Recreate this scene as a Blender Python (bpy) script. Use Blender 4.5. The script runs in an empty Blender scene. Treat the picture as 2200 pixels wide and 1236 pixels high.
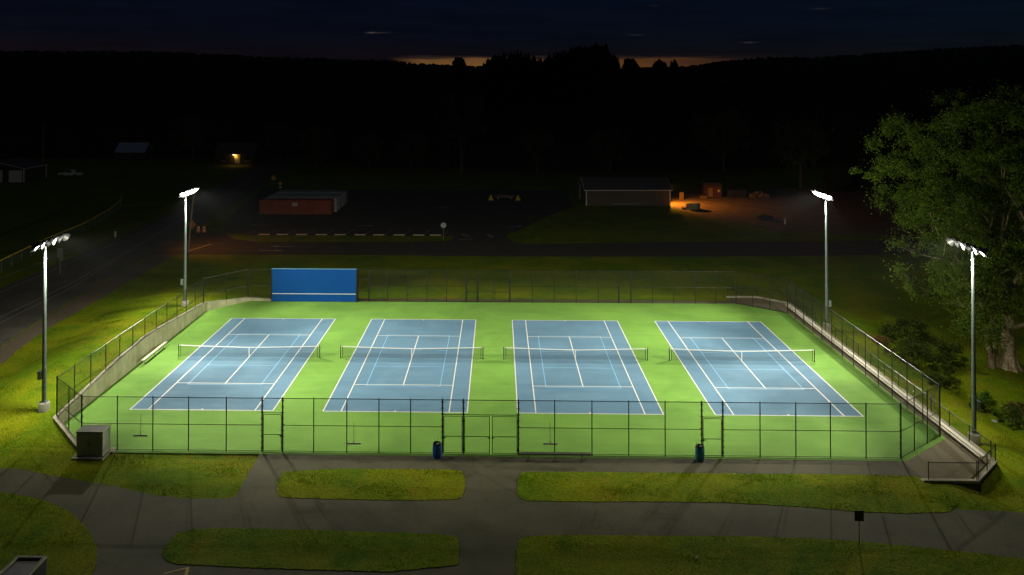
import bpy, bmesh, math, random
import numpy as np
from mathutils import Vector, Matrix

S = bpy.context.scene
C = S.collection
R = math.radians
random.seed(7)
RNG = np.random.default_rng(7)

# ------------------------------------------------------------------ camera
cam = bpy.data.cameras.new("camera")
cam.sensor_width = 36.0
cam.lens = 1755.70686 / 2200 * 36
cam.shift_x = 70.84 / 2200
cam.shift_y = -467.67 / 2200
cam.clip_start = 0.5
cam.clip_end = 9000
camo = bpy.data.objects.new("camera", cam)
C.objects.link(camo)
camo.location = (27.96703, -73.48623, 25.02971)
camo.rotation_euler = (math.pi / 2 + 0.012, 0, 0.02373)
S.camera = camo

# ------------------------------------------------------------------ view
S.view_settings.view_transform = 'Standard'
S.view_settings.look = 'None'
S.view_settings.exposure = 0.0
S.view_settings.gamma = 1.0
S.render.engine = 'CYCLES'
S.cycles.use_denoising = True
S.cycles.denoising_prefilter = 'ACCURATE'
S.cycles.max_bounces = 4
S.cycles.diffuse_bounces = 2
S.cycles.glossy_bounces = 2
S.cycles.transmission_bounces = 2
S.cycles.transparent_max_bounces = 4
S.cycles.sample_clamp_indirect = 3.0
S.cycles.use_adaptive_sampling = False

# ------------------------------------------------------------------ tunables
LAMP_W = 14700.0         # beam of each court floodlight
GLOW_W = 800.0           # stray light thrown all round by one pole's lamp bank
SPILL_W = 8000.0         # broad downward spill of one pole's lamp bank
LAMP_COL = (1.0, 0.955, 0.79)
SODIUM = (1.0, 0.33, 0.03)

# ------------------------------------------------------------------ world: last light of dusk
W = bpy.data.worlds.new("World")
S.world = W
W.use_nodes = True
nt = W.node_tree
nt.nodes.clear()


def N(t, kind, **kw):
    n = t.nodes.new(kind)
    for k, v in kw.items():
        setattr(n, k, v)
    return n


def ramp(t, fac, stops, interp='LINEAR'):
    n = N(t, 'ShaderNodeValToRGB')
    n.color_ramp.interpolation = interp
    el = n.color_ramp.elements
    while len(el) < len(stops):
        el.new(0.5)
    for e, (p, c) in zip(el, stops):
        e.position = p
        e.color = (c[0], c[1], c[2], 1) if len(c) == 3 else c
    if fac is not None:
        t.links.new(fac, n.inputs[0])
    return n.outputs[0]


def mth(t, op, a, b=None, c=None, clamp=False):
    n = N(t, 'ShaderNodeMath', operation=op, use_clamp=clamp)
    for i, v in enumerate((a, b, c)):
        if v is None:
            continue
        if isinstance(v, (int, float)):
            n.inputs[i].default_value = v
        else:
            t.links.new(v, n.inputs[i])
    return n.outputs[0]


def mix(t, fac, a, b, blend='MIX'):
    n = N(t, 'ShaderNodeMix', data_type='RGBA', blend_type=blend)
    for i, v in ((0, fac), (6, a), (7, b)):
        if isinstance(v, (int, float)):
            n.inputs[i].default_value = v
        elif isinstance(v, tuple):
            n.inputs[i].default_value = (v[0], v[1], v[2], 1)
        else:
            t.links.new(v, n.inputs[i])
    return n.outputs[2]


def noise(t, vec, scale, detail=4.0, rough=0.55, dist=0.0):
    n = N(t, 'ShaderNodeTexNoise')
    n.inputs['Scale'].default_value = scale
    n.inputs['Detail'].default_value = detail
    n.inputs['Roughness'].default_value = rough
    n.inputs['Distortion'].default_value = dist
    if vec is not None:
        t.links.new(vec, n.inputs['Vector'])
    return n.outputs[0]


def build_world():
    t = nt
    tc = N(t, 'ShaderNodeTexCoord')
    sep = N(t, 'ShaderNodeSeparateXYZ')
    t.links.new(tc.outputs['Generated'], sep.inputs[0])
    x, y, z = sep.outputs
    yy = mth(t, 'MAXIMUM', y, 0.05)
    az = mth(t, 'DIVIDE', x, yy)                 # tangent of azimuth off the view axis
    # dim cloud cover: purple at the ridge, navy above, a little paler overhead
    z01 = mth(t, 'MULTIPLY', z, 1.0, clamp=True)
    base = ramp(t, z01, [(0.0, (0.0060, 0.0032, 0.0038)), (0.028, (0.0034, 0.0028, 0.0046)),
                         (0.055, (0.0014, 0.0027, 0.0072)), (0.11, (0.0009, 0.0027, 0.0090)),
                         (0.5, (0.0025, 0.004, 0.0075)), (1.0, (0.004, 0.0055, 0.009))])
    azr = mth(t, 'MULTIPLY_ADD', az, 0.8, 0.5, clamp=True)
    side = ramp(t, azr, [(0.0, (1.5, 1.0, 0.95)), (0.5, (0.95, 1.0, 1.05)), (1.0, (0.9, 1.5, 1.25))])
    base = mix(t, 1.0, base, side, 'MULTIPLY')
    # streaky structure in the deck
    comb = N(t, 'ShaderNodeCombineXYZ')
    t.links.new(mth(t, 'MULTIPLY', az, 7.0), comb.inputs[0])
    t.links.new(mth(t, 'MULTIPLY', z, 75.0), comb.inputs[1])
    n1 = noise(t, comb.outputs[0], 1.0, 6.0, 0.6)
    base = mix(t, 1.0, base, ramp(t, n1, [(0.3, (0.72, 0.72, 0.75)), (0.7, (1.32, 1.3, 1.25))]), 'MULTIPLY')
    # small bright rents in the clouds
    wob = noise(t, comb.outputs[0], 3.0, 3.0, 0.6)
    for a0, z0, aw, zw, k in ((-0.156, 0.0572, 0.005, 0.0008, 0.045), (-0.146, 0.0568, 0.012, 0.0009, 0.02), (0.305, 0.0435, 0.010, 0.0007, 0.020), (0.168, 0.0535, 0.010, 0.0012, 0.009),
                              (0.39, 0.080, 0.010, 0.001, 0.010), (0.19, 0.088, 0.006, 0.001, 0.006)):
        da = mth(t, 'DIVIDE', mth(t, 'SUBTRACT', az, a0), aw)
        dz = mth(t, 'DIVIDE', mth(t, 'ADD', mth(t, 'SUBTRACT', z, z0), mth(t, 'MULTIPLY', mth(t, 'SUBTRACT', wob, 0.5), 0.004)), zw)
        g = mth(t, 'EXPONENT', mth(t, 'MULTIPLY', mth(t, 'ADD', mth(t, 'MULTIPLY', da, da), mth(t, 'MULTIPLY', dz, dz)), -1.0))
        base = mix(t, 1.0, base, mix(t, mth(t, 'MULTIPLY', g, k), (0, 0, 0), (1.0, 0.82, 0.72)), 'ADD')
    # strip of afterglow between ridge and cloud edge
    comb3 = N(t, 'ShaderNodeCombineXYZ')
    t.links.new(mth(t, 'MULTIPLY', az, 14.0), comb3.inputs[0])
    t.links.new(mth(t, 'MULTIPLY', z, 220.0), comb3.inputs[1])
    n3 = noise(t, comb3.outputs[0], 1.0, 5.0, 0.6)
    zn = mth(t, 'MULTIPLY_ADD', mth(t, 'SUBTRACT', n3, 0.5), 0.010, z)
    gap = ramp(t, mth(t, 'MULTIPLY', zn, 20.0, clamp=True),
               [(0.0, (0.22, 0.100, 0.020)), (0.36, (0.18, 0.085, 0.020)), (0.49, (0.15, 0.068, 0.020)),
                (0.535, (0.03, 0.016, 0.009)), (0.60, (0, 0, 0))])
    azm = ramp(t, mth(t, 'MULTIPLY_ADD', mth(t, 'ADD', az, mth(t, 'MULTIPLY', n3, 0.05)), 1.0, 0.5, clamp=True),
               [(0.39, (0, 0, 0)), (0.43, (0.85, 0.85, 0.85)), (0.56, (1, 1, 1)), (0.68, (0.6, 0.5, 0.45)), (0.82, (0.12, 0.08, 0.08)),
                (0.9, (0, 0, 0))])
    base = mix(t, 1.0, base, mix(t, 1.0, gap, azm, 'MULTIPLY'), 'ADD')
    front = mth(t, 'GREATER_THAN', y, 0.0)
    base = mix(t, front, (0.004, 0.005, 0.009), base)
    bg = N(t, 'ShaderNodeBackground')
    t.links.new(base, bg.inputs[0])
    bg.inputs[1].default_value = 1.0
    sky = N(t, 'ShaderNodeTexSky', sky_type='NISHITA')
    sky.sun_disc = False
    sky.sun_elevation = R(-5)
    sky.sun_rotation = R(5)
    bg2 = N(t, 'ShaderNodeBackground')
    t.links.new(sky.outputs[0], bg2.inputs[0])
    bg2.inputs[1].default_value = 0.004
    add = N(t, 'ShaderNodeAddShader')
    t.links.new(bg.outputs[0], add.inputs[0])
    t.links.new(bg2.outputs[0], add.inputs[1])
    out = N(t, 'ShaderNodeOutputWorld')
    t.links.new(add.outputs[0], out.inputs[0])


build_world()


# ------------------------------------------------------------------ materials
def mat(name, col, rough=0.6, metal=0.0, var=0.0, vscale=3.0, bump=0.0, bscale=20.0, col2=None, spec=0.5, emit=None, estr=0.0):
    m = bpy.data.materials.new(name)
    m.use_nodes = True
    t = m.node_tree
    b = t.nodes['Principled BSDF']
    b.inputs['Roughness'].default_value = rough
    b.inputs['Metallic'].default_value = metal
    b.inputs['Specular IOR Level'].default_value = spec
    tc = N(t, 'ShaderNodeTexCoord')
    geo = N(t, 'ShaderNodeNewGeometry')
    if var > 0 or col2:
        n1 = noise(t, geo.outputs['Position'], vscale, 6.0, 0.6)
        c2 = col2 or tuple(c * (1 - var) for c in col)
        c1 = col if col2 else tuple(min(1, c * (1 + var)) for c in col)
        o = ramp(t, n1, [(0.32, c2), (0.68, c1)])
        t.links.new(o, b.inputs['Base Color'])
    else:
        b.inputs['Base Color'].default_value = (*col, 1)
    if bump > 0:
        bn = N(t, 'ShaderNodeBump')
        bn.inputs['Strength'].default_value = bump
        bn.inputs['Distance'].default_value = 0.05
        t.links.new(noise(t, geo.outputs['Position'], bscale, 5.0, 0.6), bn.inputs['Height'])
        t.links.new(bn.outputs[0], b.inputs['Normal'])
    if emit:
        b.inputs['Emission Color'].default_value = (*emit, 1)
        b.inputs['Emission Strength'].default_value = estr
        m.cycles.emission_sampling = 'NONE'   # the lamp objects carry the light; the lens only has to be seen
    return m


def grass_mat(name, a, b_, c, dead, bump=1.0, trans=False):
    """a,b_: two greens; c: yellowish; dead: dry patches"""
    m = bpy.data.materials.new(name)
    m.use_nodes = True
    t = m.node_tree
    b = t.nodes['Principled BSDF']
    b.inputs['Roughness'].default_value = 0.85
    b.inputs['Specular IOR Level'].default_value = 0.05
    geo = N(t, 'ShaderNodeNewGeometry')
    p = geo.outputs['Position']
    big = noise(t, p, 0.16, 5.0, 0.62, 0.6)
    mid = noise(t, p, 0.9, 5.0, 0.65, 0.4)
    fine = noise(t, p, 9.0, 6.0, 0.7)
    col = mix(t, ramp(t, mid, [(0.35, (0, 0, 0)), (0.65, (1, 1, 1))]), a, b_)
    col = mix(t, ramp(t, big, [(0.40, (0, 0, 0)), (0.62, (1, 1, 1))]), col, c)
    dd = mth(t, 'MULTIPLY', ramp(t, noise(t, p, 0.33, 4.0, 0.7, 1.2), [(0.56, (0, 0, 0)), (0.70, (1, 1, 1))]), 0.7)
    col = mix(t, dd, col, dead)
    col = mix(t, 1.0, col, ramp(t, fine, [(0.25, (0.35, 0.38, 0.35)), (0.75, (1.55, 1.5, 1.5))]), 'MULTIPLY')
    t.links.new(col, b.inputs['Base Color'])
    bn = N(t, 'ShaderNodeBump')
    bn.inputs['Strength'].default_value = bump
    bn.inputs['Distance'].default_value = 0.12
    t.links.new(noise(t, p, 5.0, 8.0, 0.75), bn.inputs['Height'])
    t.links.new(bn.outputs[0], b.inputs['Normal'])
    return m


def asphalt_mat(name, c1, c2, crack=0.5, rough=0.85):
    m = bpy.data.materials.new(name)
    m.use_nodes = True
    t = m.node_tree
    b = t.nodes['Principled BSDF']
    b.inputs['Roughness'].default_value = rough
    b.inputs['Specular IOR Level'].default_value = 0.3
    geo = N(t, 'ShaderNodeNewGeometry')
    p = geo.outputs['Position']
    big = noise(t, p, 0.25, 6.0, 0.62, 0.5)
    col = ramp(t, big, [(0.3, c1), (0.7, c2)])
    fine = noise(t, p, 14.0, 6.0, 0.8)
    col = mix(t, 1.0, col, ramp(t, fine, [(0.3, (0.72, 0.72, 0.72)), (0.7, (1.25, 1.25, 1.22))]), 'MULTIPLY')
    # sealed cracks / paving seams
    mp = N(t, 'ShaderNodeMapping')
    mp.inputs['Scale'].default_value = (0.22, 0.10, 0.0)
    t.links.new(p, mp.inputs[0])
    dn = N(t, 'ShaderNodeVectorMath', operation='ADD')
    nz = N(t, 'ShaderNodeTexNoise')
    nz.inputs['Scale'].default_value = 0.8
    nz.inputs['Detail'].default_value = 6
    t.links.new(p, nz.inputs['Vector'])
    sc = N(t, 'ShaderNodeVectorMath', operation='SCALE')
    t.links.new(nz.outputs[1], sc.inputs[0])
    sc.inputs[3].default_value = 0.35
    t.links.new(mp.outputs[0], dn.inputs[0])
    t.links.new(sc.outputs[0], dn.inputs[1])
    vo = N(t, 'ShaderNodeTexVoronoi', feature='DISTANCE_TO_EDGE')
    vo.inputs['Scale'].default_value = 1.0
    t.links.new(dn.outputs[0], vo.inputs['Vector'])
    ck = ramp(t, vo.outputs['Distance'], [(0.0, (1 - crack,) * 3), (0.012, (1, 1, 1))])
    col = mix(t, 1.0, col, ck, 'MULTIPLY')
    t.links.new(col, b.inputs['Base Color'])
    bn = N(t, 'ShaderNodeBump')
    bn.inputs['Strength'].default_value = 0.35
    bn.inputs['Distance'].default_value = 0.02
    t.links.new(fine, bn.inputs['Height'])
    t.links.new(bn.outputs[0], b.inputs['Normal'])
    return m


def court_mat(name, col, rough=0.8):
    """acrylic court paint: squeegee streaks, faint ball wear"""
    m = bpy.data.materials.new(name)
    m.use_nodes = True
    t = m.node_tree
    b = t.nodes['Principled BSDF']
    b.inputs['Specular IOR Level'].default_value = 0.12
    geo = N(t, 'ShaderNodeNewGeometry')
    p = geo.outputs['Position']
    mp = N(t, 'ShaderNodeMapping')
    mp.inputs['Scale'].default_value = (0.12, 1.6, 1.0)
    t.links.new(p, mp.inputs[0])
    st = noise(t, mp.outputs[0], 1.0, 5.0, 0.6)
    bl = noise(t, p, 0.22, 5.0, 0.6, 0.8)
    o = mix(t, 1.0, col, ramp(t, st, [(0.3, (0.93, 0.94, 0.94)), (0.7, (1.06, 1.06, 1.07))]), 'MULTIPLY')
    o = mix(t, 1.0, o, ramp(t, bl, [(0.3, (0.82, 0.85, 0.87)), (0.72, (1.14, 1.12, 1.11))]), 'MULTIPLY')
    t.links.new(o, b.inputs['Base Color'])
    t.links.new(ramp(t, bl, [(0.3, (rough + .08,) * 3), (0.7, (rough - .06,) * 3)]), b.inputs['Roughness'])
    bn = N(t, 'ShaderNodeBump')
    bn.inputs['Strength'].default_value = 0.15
    bn.inputs['Distance'].default_value = 0.01
    t.links.new(noise(t, p, 40.0, 3.0, 0.6), bn.inputs['Height'])
    t.links.new(bn.outputs[0], b.inputs['Normal'])
    return m


def concrete_mat(name, c1, c2):
    m = bpy.data.materials.new(name)
    m.use_nodes = True
    t = m.node_tree
    b = t.nodes['Principled BSDF']
    b.inputs['Roughness'].default_value = 0.9
    b.inputs['Specular IOR Level'].default_value = 0.2
    geo = N(t, 'ShaderNodeNewGeometry')
    p = geo.outputs['Position']
    mp = N(t, 'ShaderNodeMapping')
    mp.inputs['Scale'].default_value = (1.5, 1.5, 0.18)
    t.links.new(p, mp.inputs[0])
    st = noise(t, mp.outputs[0], 1.2, 7.0, 0.7, 0.3)
    bl = noise(t, p, 0.8, 6.0, 0.7)
    o = mix(t, ramp(t, st, [(0.35, (0, 0, 0)), (0.68, (1, 1, 1))]), c1, c2)
    o = mix(t, 1.0, o, ramp(t, bl, [(0.3, (0.7, 0.7, 0.68)), (0.7, (1.15, 1.15, 1.12))]), 'MULTIPLY')
    t.links.new(o, b.inputs['Base Color'])
    bn = N(t, 'ShaderNodeBump')
    bn.inputs['Strength'].default_value = 0.3
    bn.inputs['Distance'].default_value = 0.02
    t.links.new(noise(t, p, 12.0, 6.0, 0.7), bn.inputs['Height'])
    t.links.new(bn.outputs[0], b.inputs['Normal'])
    return m


def leaf_mat(name, c1, c2):
    m = bpy.data.materials.new(name)
    m.use_nodes = True
    t = m.node_tree
    b = t.nodes['Principled BSDF']
    b.inputs['Roughness'].default_value = 0.6
    b.inputs['Specular IOR Level'].default_value = 0.1
    geo = N(t, 'ShaderNodeNewGeometry')
    o = ramp(t, geo.outputs['Random Per Island'], [(0.0, c1), (1.0, c2)])
    big = noise(t, geo.outputs['Position'], 0.5, 4.0, 0.6)
    o = mix(t, 1.0, o, ramp(t, big, [(0.3, (0.65, 0.7, 0.7)), (0.7, (1.3, 1.25, 1.1))]), 'MULTIPLY')
    t.links.new(o, b.inputs['Base Color'])
    tr = N(t, 'ShaderNodeBsdfTranslucent')
    t.links.new(o, tr.inputs[0])
    mx = N(t, 'ShaderNodeMixShader')
    mx.inputs[0].default_value = 0.4
    t.links.new(b.outputs[0], mx.inputs[1])
    t.links.new(tr.outputs[0], mx.inputs[2])
    t.links.new(mx.outputs[0], t.nodes['Material Output'].inputs[0])
    return m


M = {}
M['grass'] = grass_mat('grass_ground', (0.090, 0.190, 0.004), (0.165, 0.255, 0.005), (0.245, 0.285, 0.006), (0.280, 0.225, 0.012))
M['blade'] = leaf_mat('grass_blade', (0.075, 0.165, 0.004), (0.210, 0.280, 0.007))
M['path'] = asphalt_mat('path_asphalt', (0.080, 0.078, 0.044), (0.140, 0.133, 0.073), 0.22)
M['walk'] = asphalt_mat('walkway_asphalt', (0.16, 0.135, 0.080), (0.21, 0.18, 0.11), 0.15)
M['road'] = asphalt_mat('road_asphalt', (0.060, 0.055, 0.046), (0.090, 0.080, 0.064), 0.5)
M['leftroad'] = asphalt_mat('lit_road_asphalt', (0.10, 0.092, 0.075), (0.17, 0.155, 0.125), 0.5)  # road asphalt lightened to stand for lamp light reaching the left road
M['gravel'] = mat('gravel_shoulder', (0.15, 0.115, 0.07), 0.95, var=0.45, vscale=6.0, bump=0.8, bscale=14)
M['green'] = court_mat('court_green_paint', (0.175, 0.350, 0.060))
M['blue'] = court_mat('court_blue_paint', (0.130, 0.246, 0.350))
M['white'] = mat('white_line_paint', (0.80, 0.80, 0.76), 0.6, var=0.05, vscale=2.0)
M['ltblue'] = mat('light_blue_line_paint', (0.22, 0.50, 0.80), 0.6, var=0.05, vscale=2.0)
M['oldwhite'] = mat('worn_road_paint', (0.38, 0.36, 0.31), 0.8, var=0.35, vscale=3.0)
M['yellowpaint'] = mat('worn_yellow_paint', (0.55, 0.42, 0.08), 0.8, var=0.3, vscale=4.0)
M['concrete'] = concrete_mat('retaining_concrete', (0.38, 0.36, 0.22), (0.56, 0.53, 0.36))
M['coping'] = concrete_mat('coping_concrete', (0.42, 0.39, 0.30), (0.55, 0.51, 0.40))
M['base'] = concrete_mat('footing_concrete', (0.36, 0.35, 0.27), (0.46, 0.45, 0.36))
M['vinyl'] = mat('black_vinyl', (0.012, 0.012, 0.011), 0.35)
M['wire'] = mat('black_vinyl_wire', (0.022, 0.024, 0.018), 0.5, spec=0.3)
M['galv'] = mat('galvanised_steel', (0.16, 0.205, 0.19), 0.5, 0.2, var=0.08, vscale=1.5)
M['alum'] = mat('brushed_aluminium', (0.80, 0.76, 0.62), 0.5, 0.0, var=0.06, vscale=2)
M['dullalum'] = mat('weathered_aluminium', (0.20, 0.20, 0.17), 0.5, 0.3, var=0.15, vscale=2)
M['lens'] = mat('lamp_lens', (0.9, 0.9, 0.85), 0.3, emit=(1.0, 0.96, 0.84), estr=16.0)
M['housing'] = mat('lamp_housing', (0.05, 0.052, 0.05), 0.5, 0.3)
M['housing2'] = mat('matt_aluminium', (0.42, 0.41, 0.34), 0.5, 0.1)
M['board'] = mat('backboard_blue_paint', (0.001, 0.065, 0.28), 0.6, var=0.06, vscale=0.6, spec=0.12)
M['net'] = mat('net_cord', (0.012, 0.013, 0.014), 0.7)
M['band'] = mat('net_band_canvas', (0.78, 0.78, 0.74), 0.8)
M['netpost'] = mat('net_post_enamel', (0.020, 0.028, 0.018), 0.35)
M['cabinet'] = mat('cabinet_green_grey', (0.42, 0.44, 0.33), 0.55, var=0.12, vscale=2.5)
M['cabtop'] = mat('cabinet_lid', (0.30, 0.33, 0.27), 0.5, var=0.1, vscale=2.5)
M['barrel_b'] = mat('blue_drum_plastic', (0.012, 0.10, 0.42), 0.4)
M['barrel_t'] = mat('teal_drum_plastic', (0.012, 0.17, 0.23), 0.4, var=0.2, vscale=4)
M['liner'] = mat('black_bin_liner', (0.012, 0.012, 0.014), 0.3)
M['pale'] = mat('pale_plastic', (0.6, 0.56, 0.45), 0.5)
M['bark'] = mat('pale_bark', (0.42, 0.33, 0.20), 0.9, var=0.4, vscale=3.0, bump=1.0, bscale=7, spec=0.1)
M['darkbark'] = mat('dark_bark', (0.13, 0.11, 0.085), 0.9, var=0.3, vscale=3.0, spec=0.1)
M['leaf'] = leaf_mat('cottonwood_leaf', (0.075, 0.130, 0.014), (0.185, 0.265, 0.032))
M['bush'] = leaf_mat('bush_leaf', (0.045, 0.080, 0.008), (0.115, 0.150, 0.018))
M['brightbush'] = leaf_mat('young_leaf', (0.060, 0.130, 0.010), (0.110, 0.210, 0.018))
M['dry'] = leaf_mat('dry_grass', (0.13, 0.10, 0.03), (0.26, 0.18, 0.06))
M['farleaf'] = leaf_mat('far_leaf', (0.06, 0.10, 0.03), (0.12, 0.17, 0.06))
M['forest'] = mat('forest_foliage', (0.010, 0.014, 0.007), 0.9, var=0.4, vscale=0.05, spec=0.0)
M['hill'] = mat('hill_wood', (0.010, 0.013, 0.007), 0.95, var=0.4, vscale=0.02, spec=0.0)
M['rust'] = mat('red_brown_container_paint', (0.30, 0.050, 0.022), 0.6, var=0.25, vscale=0.8)
M['darkrust'] = mat('dull_red_boards', (0.10, 0.030, 0.018), 0.7, var=0.3, vscale=1.5)
M['palecont'] = mat('pale_container_paint', (0.42, 0.46, 0.46), 0.6, var=0.2, vscale=0.6)
M['greycont'] = mat('grey_container_paint', (0.26, 0.27, 0.25), 0.6, var=0.25, vscale=0.6)
M['siding'] = mat('tan_siding', (0.12, 0.088, 0.064), 0.7, var=0.1, vscale=1.0)
M['darksiding'] = mat('dark_house_siding', (0.05, 0.045, 0.04), 0.8)
M['roof'] = mat('brown_shingles', (0.115, 0.095, 0.095), 0.8, var=0.3, vscale=2.0)
M['trim'] = mat('white_trim', (0.66, 0.65, 0.58), 0.6)
M['sodium'] = mat('sodium_lens', (0.9, 0.6, 0.2), 0.3, emit=(1.0, 0.42, 0.06), estr=30)
M['porch'] = mat('porch_bulb', (0.9, 0.7, 0.3), 0.3, emit=(1.0, 0.55, 0.12), estr=60)
M['housewall'] = mat('lit_clapboard', (0.50, 0.44, 0.32), 0.8)  # paler than the house siding, painting the lamp-lit patch of wall
M['blueroof'] = mat('pale_blue_metal_roof', (0.42, 0.52, 0.66), 0.45)
M['orange'] = mat('orange_sign_sheeting', (0.75, 0.22, 0.02), 0.4)
M['yellow'] = mat('yellow_sign_sheeting', (0.72, 0.52, 0.05), 0.4)
M['signback'] = mat('sign_back_metal', (0.26, 0.26, 0.23), 0.5, 0.3)
M['brownsign'] = mat('brown_sign_board', (0.030, 0.018, 0.016), 0.6)
M['wood'] = mat('weathered_wood', (0.26, 0.18, 0.11), 0.85, var=0.25, vscale=3)
M['glass'] = mat('dark_window_glass', (0.02, 0.025, 0.03), 0.08)
M['carpaint'] = mat('dark_red_car_paint', (0.045, 0.012, 0.012), 0.25)
M['truckpaint'] = mat('white_truck_paint', (0.68, 0.68, 0.66), 0.35)
M['rubber'] = mat('tyre_rubber', (0.015, 0.015, 0.015), 0.8)
M['yard'] = mat('yard_dirt', (0.155, 0.105, 0.066), 0.95, var=0.35, vscale=0.5, bump=0.6, bscale=3)
M['dark'] = mat('dark_paint', (0.02, 0.025, 0.03), 0.5)
M['rock'] = mat('creek_rock', (0.34, 0.32, 0.27), 0.9, var=0.3, vscale=3)


# ------------------------------------------------------------------ mesh builder
class MB:
    def __init__(self):
        self.v = []
        self.f = []

    def add(self, vs, fs):
        o = len(self.v)
        self.v.extend([tuple(map(float, p)) for p in vs])
        self.f.extend([tuple(i + o for i in f) for f in fs])
        return self

    def box(self, c, s, rz=0.0, tilt=None):
        x, y, z = (d / 2 for d in s)
        m = Matrix.Rotation(rz, 3, 'Z')
        if tilt is not None:
            m = m @ tilt
        p = [Vector(c) + m @ Vector((a, b, d)) for a, b, d in
             ((-x, -y, -z), (x, -y, -z), (x, y, -z), (-x, y, -z), (-x, -y, z), (x, -y, z), (x, y, z), (-x, y, z))]
        return self.add(p, [(3, 2, 1, 0), (4, 5, 6, 7), (0, 1, 5, 4), (1, 2, 6, 5), (2, 3, 7, 6), (3, 0, 4, 7)])

    def cyl(self, p0, p1, r0, r1=None, n=10, cap=True):
        r1 = r0 if r1 is None else r1
        p0, p1 = Vector(p0), Vector(p1)
        d = (p1 - p0)
        if d.length < 1e-9:
            return self
        d.normalize()
        a = d.orthogonal().normalized()
        b = d.cross(a)
        vs = []
        for p, r in ((p0, r0), (p1, r1)):
            for k in range(n):
                w = 2 * math.pi * k / n
                vs.append(p + a * (r * math.cos(w)) + b * (r * math.sin(w)))
        fs = [(k, (k + 1) % n, n + (k + 1) % n, n + k) for k in range(n)]
        if cap:
            fs += [tuple(reversed(range(n))), tuple(range(n, 2 * n))]
        return self.add(vs, fs)

    def path(self, pts, rads, n=8):
        pts = [Vector(p) for p in pts]
        vs = []
        ref = None
        for i, p in enumerate(pts):
            d = (pts[min(i + 1, len(pts) - 1)] - pts[max(i - 1, 0)]).normalized()
            a = d.orthogonal().normalized() if ref is None else (ref - d * ref.dot(d)).normalized()
            ref = a
            b = d.cross(a)
            for k in range(n):
                w = 2 * math.pi * k / n
                vs.append(p + (a * math.cos(w) + b * math.sin(w)) * rads[i])
        fs = []
        for i in range(len(pts) - 1):
            for k in range(n):
                fs.append((i * n + k, i * n + (k + 1) % n, (i + 1) * n + (k + 1) % n, (i + 1) * n + k))
        fs.append(tuple(reversed(range(n))))
        fs.append(tuple(range((len(pts) - 1) * n, len(pts) * n)))
        return self.add(vs, fs)

    def lathe(self, prof, c=(0, 0, 0), n=24, mtx=None):
        vs = []
        for r, z in prof:
            for k in range(n):
                w = 2 * math.pi * k / n
                q = Vector((r * math.cos(w), r * math.sin(w), z))
                if mtx is not None:
                    q = mtx @ q
                vs.append(Vector(c) + q)
        fs = []
        for i in range(len(prof) - 1):
            for k in range(n):
                fs.append((i * n + k, i * n + (k + 1) % n, (i + 1) * n + (k + 1) % n, (i + 1) * n + k))
        fs.append(tuple(reversed(range(n))))
        fs.append(tuple(range((len(prof) - 1) * n, len(prof) * n)))
        return self.add(vs, fs)

    def prism(self, poly, z0, z1):
        n = len(poly)
        vs = [(x, y, z0) for x, y in poly] + [(x, y, z1) for x, y in poly]
        return self.add(vs, [tuple(reversed(range(n))), tuple(range(n, 2 * n))] +
                        [(k, (k + 1) % n, n + (k + 1) % n, n + k) for k in range(n)])

    def sheet(self, poly, z):
        return self.add([(x, y, z) for x, y in poly], [tuple(range(len(poly)))])

    def strip(self, pts, w, z):
        """flat painted line along a polyline"""
        vs = []
        for i, p in enumerate(pts):
            a = Vector(pts[max(i - 1, 0)][:2])
            b = Vector(pts[min(i + 1, len(pts) - 1)][:2])
            d = (b - a).normalized()
            nrm = Vector((-d.y, d.x)) * (w / 2)
            zz = p[2] if len(p) > 2 else z
            vs += [(p[0] + nrm.x, p[1] + nrm.y, zz), (p[0] - nrm.x, p[1] - nrm.y, zz)]
        return self.add(vs, [(2 * i + 1, 2 * i + 3, 2 * i + 2, 2 * i) for i in range(len(pts) - 1)])

    def build(self, name, material, parent=None, smooth=False, bevel=0.0):
        me = bpy.data.meshes.new(name)
        me.from_pydata(self.v, [], self.f)
        me.validate()
        if bevel > 0:
            bm = bmesh.new()
            bm.from_mesh(me)
            bmesh.ops.bevel(bm, geom=[e for e in bm.edges], offset=bevel, segments=2, affect='EDGES', profile=0.6)
            bm.to_mesh(me)
            bm.free()
        if material is not None:
            me.materials.append(material)
        if smooth:
            me.polygons.foreach_set('use_smooth', [True] * len(me.polygons))
            me.set_sharp_from_angle(angle=R(40))
        o = bpy.data.objects.new(name, me)
        C.objects.link(o)
        if parent is not None:
            o.parent = parent
        return o


def np_mesh(name, V, F, material, parent=None, shade=False):
    """fast mesh from arrays: F is (n,k)"""
    me = bpy.data.meshes.new(name)
    V = np.ascontiguousarray(V, dtype=np.float32)
    F = np.ascontiguousarray(F, dtype=np.int32)
    n, k = F.shape
    me.vertices.add(len(V))
    me.vertices.foreach_set('co', V.ravel())
    me.loops.add(n * k)
    me.loops.foreach_set('vertex_index', F.ravel())
    me.polygons.add(n)
    me.polygons.foreach_set('loop_start', np.arange(0, n * k, k, dtype=np.int32))
    me.polygons.foreach_set('loop_total', np.full(n, k, dtype=np.int32))
    if shade:
        me.polygons.foreach_set('use_smooth', np.ones(n, dtype=bool))
    me.update(calc_edges=True)
    me.materials.append(material)
    o = bpy.data.objects.new(name, me)
    C.objects.link(o)
    if parent is not None:
        o.parent = parent
    return o


def tag(o, label, cat=None, group=None, kind=None):
    o['label'] = label
    if cat:
        o['category'] = cat
    if group:
        o['group'] = group
    if kind:
        o['kind'] = kind
    return o


def thing(name, label, cat, loc=(0, 0, 0), rz=0.0, group=None):
    o = bpy.data.objects.new(name, None)
    C.objects.link(o)
    o.location = loc
    o.rotation_euler = (0, 0, rz)
    o.empty_display_size = 0.3
    return tag(o, label, cat, group)


def struct(o, label, cat):
    return tag(o, label, cat, kind='structure')


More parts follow.
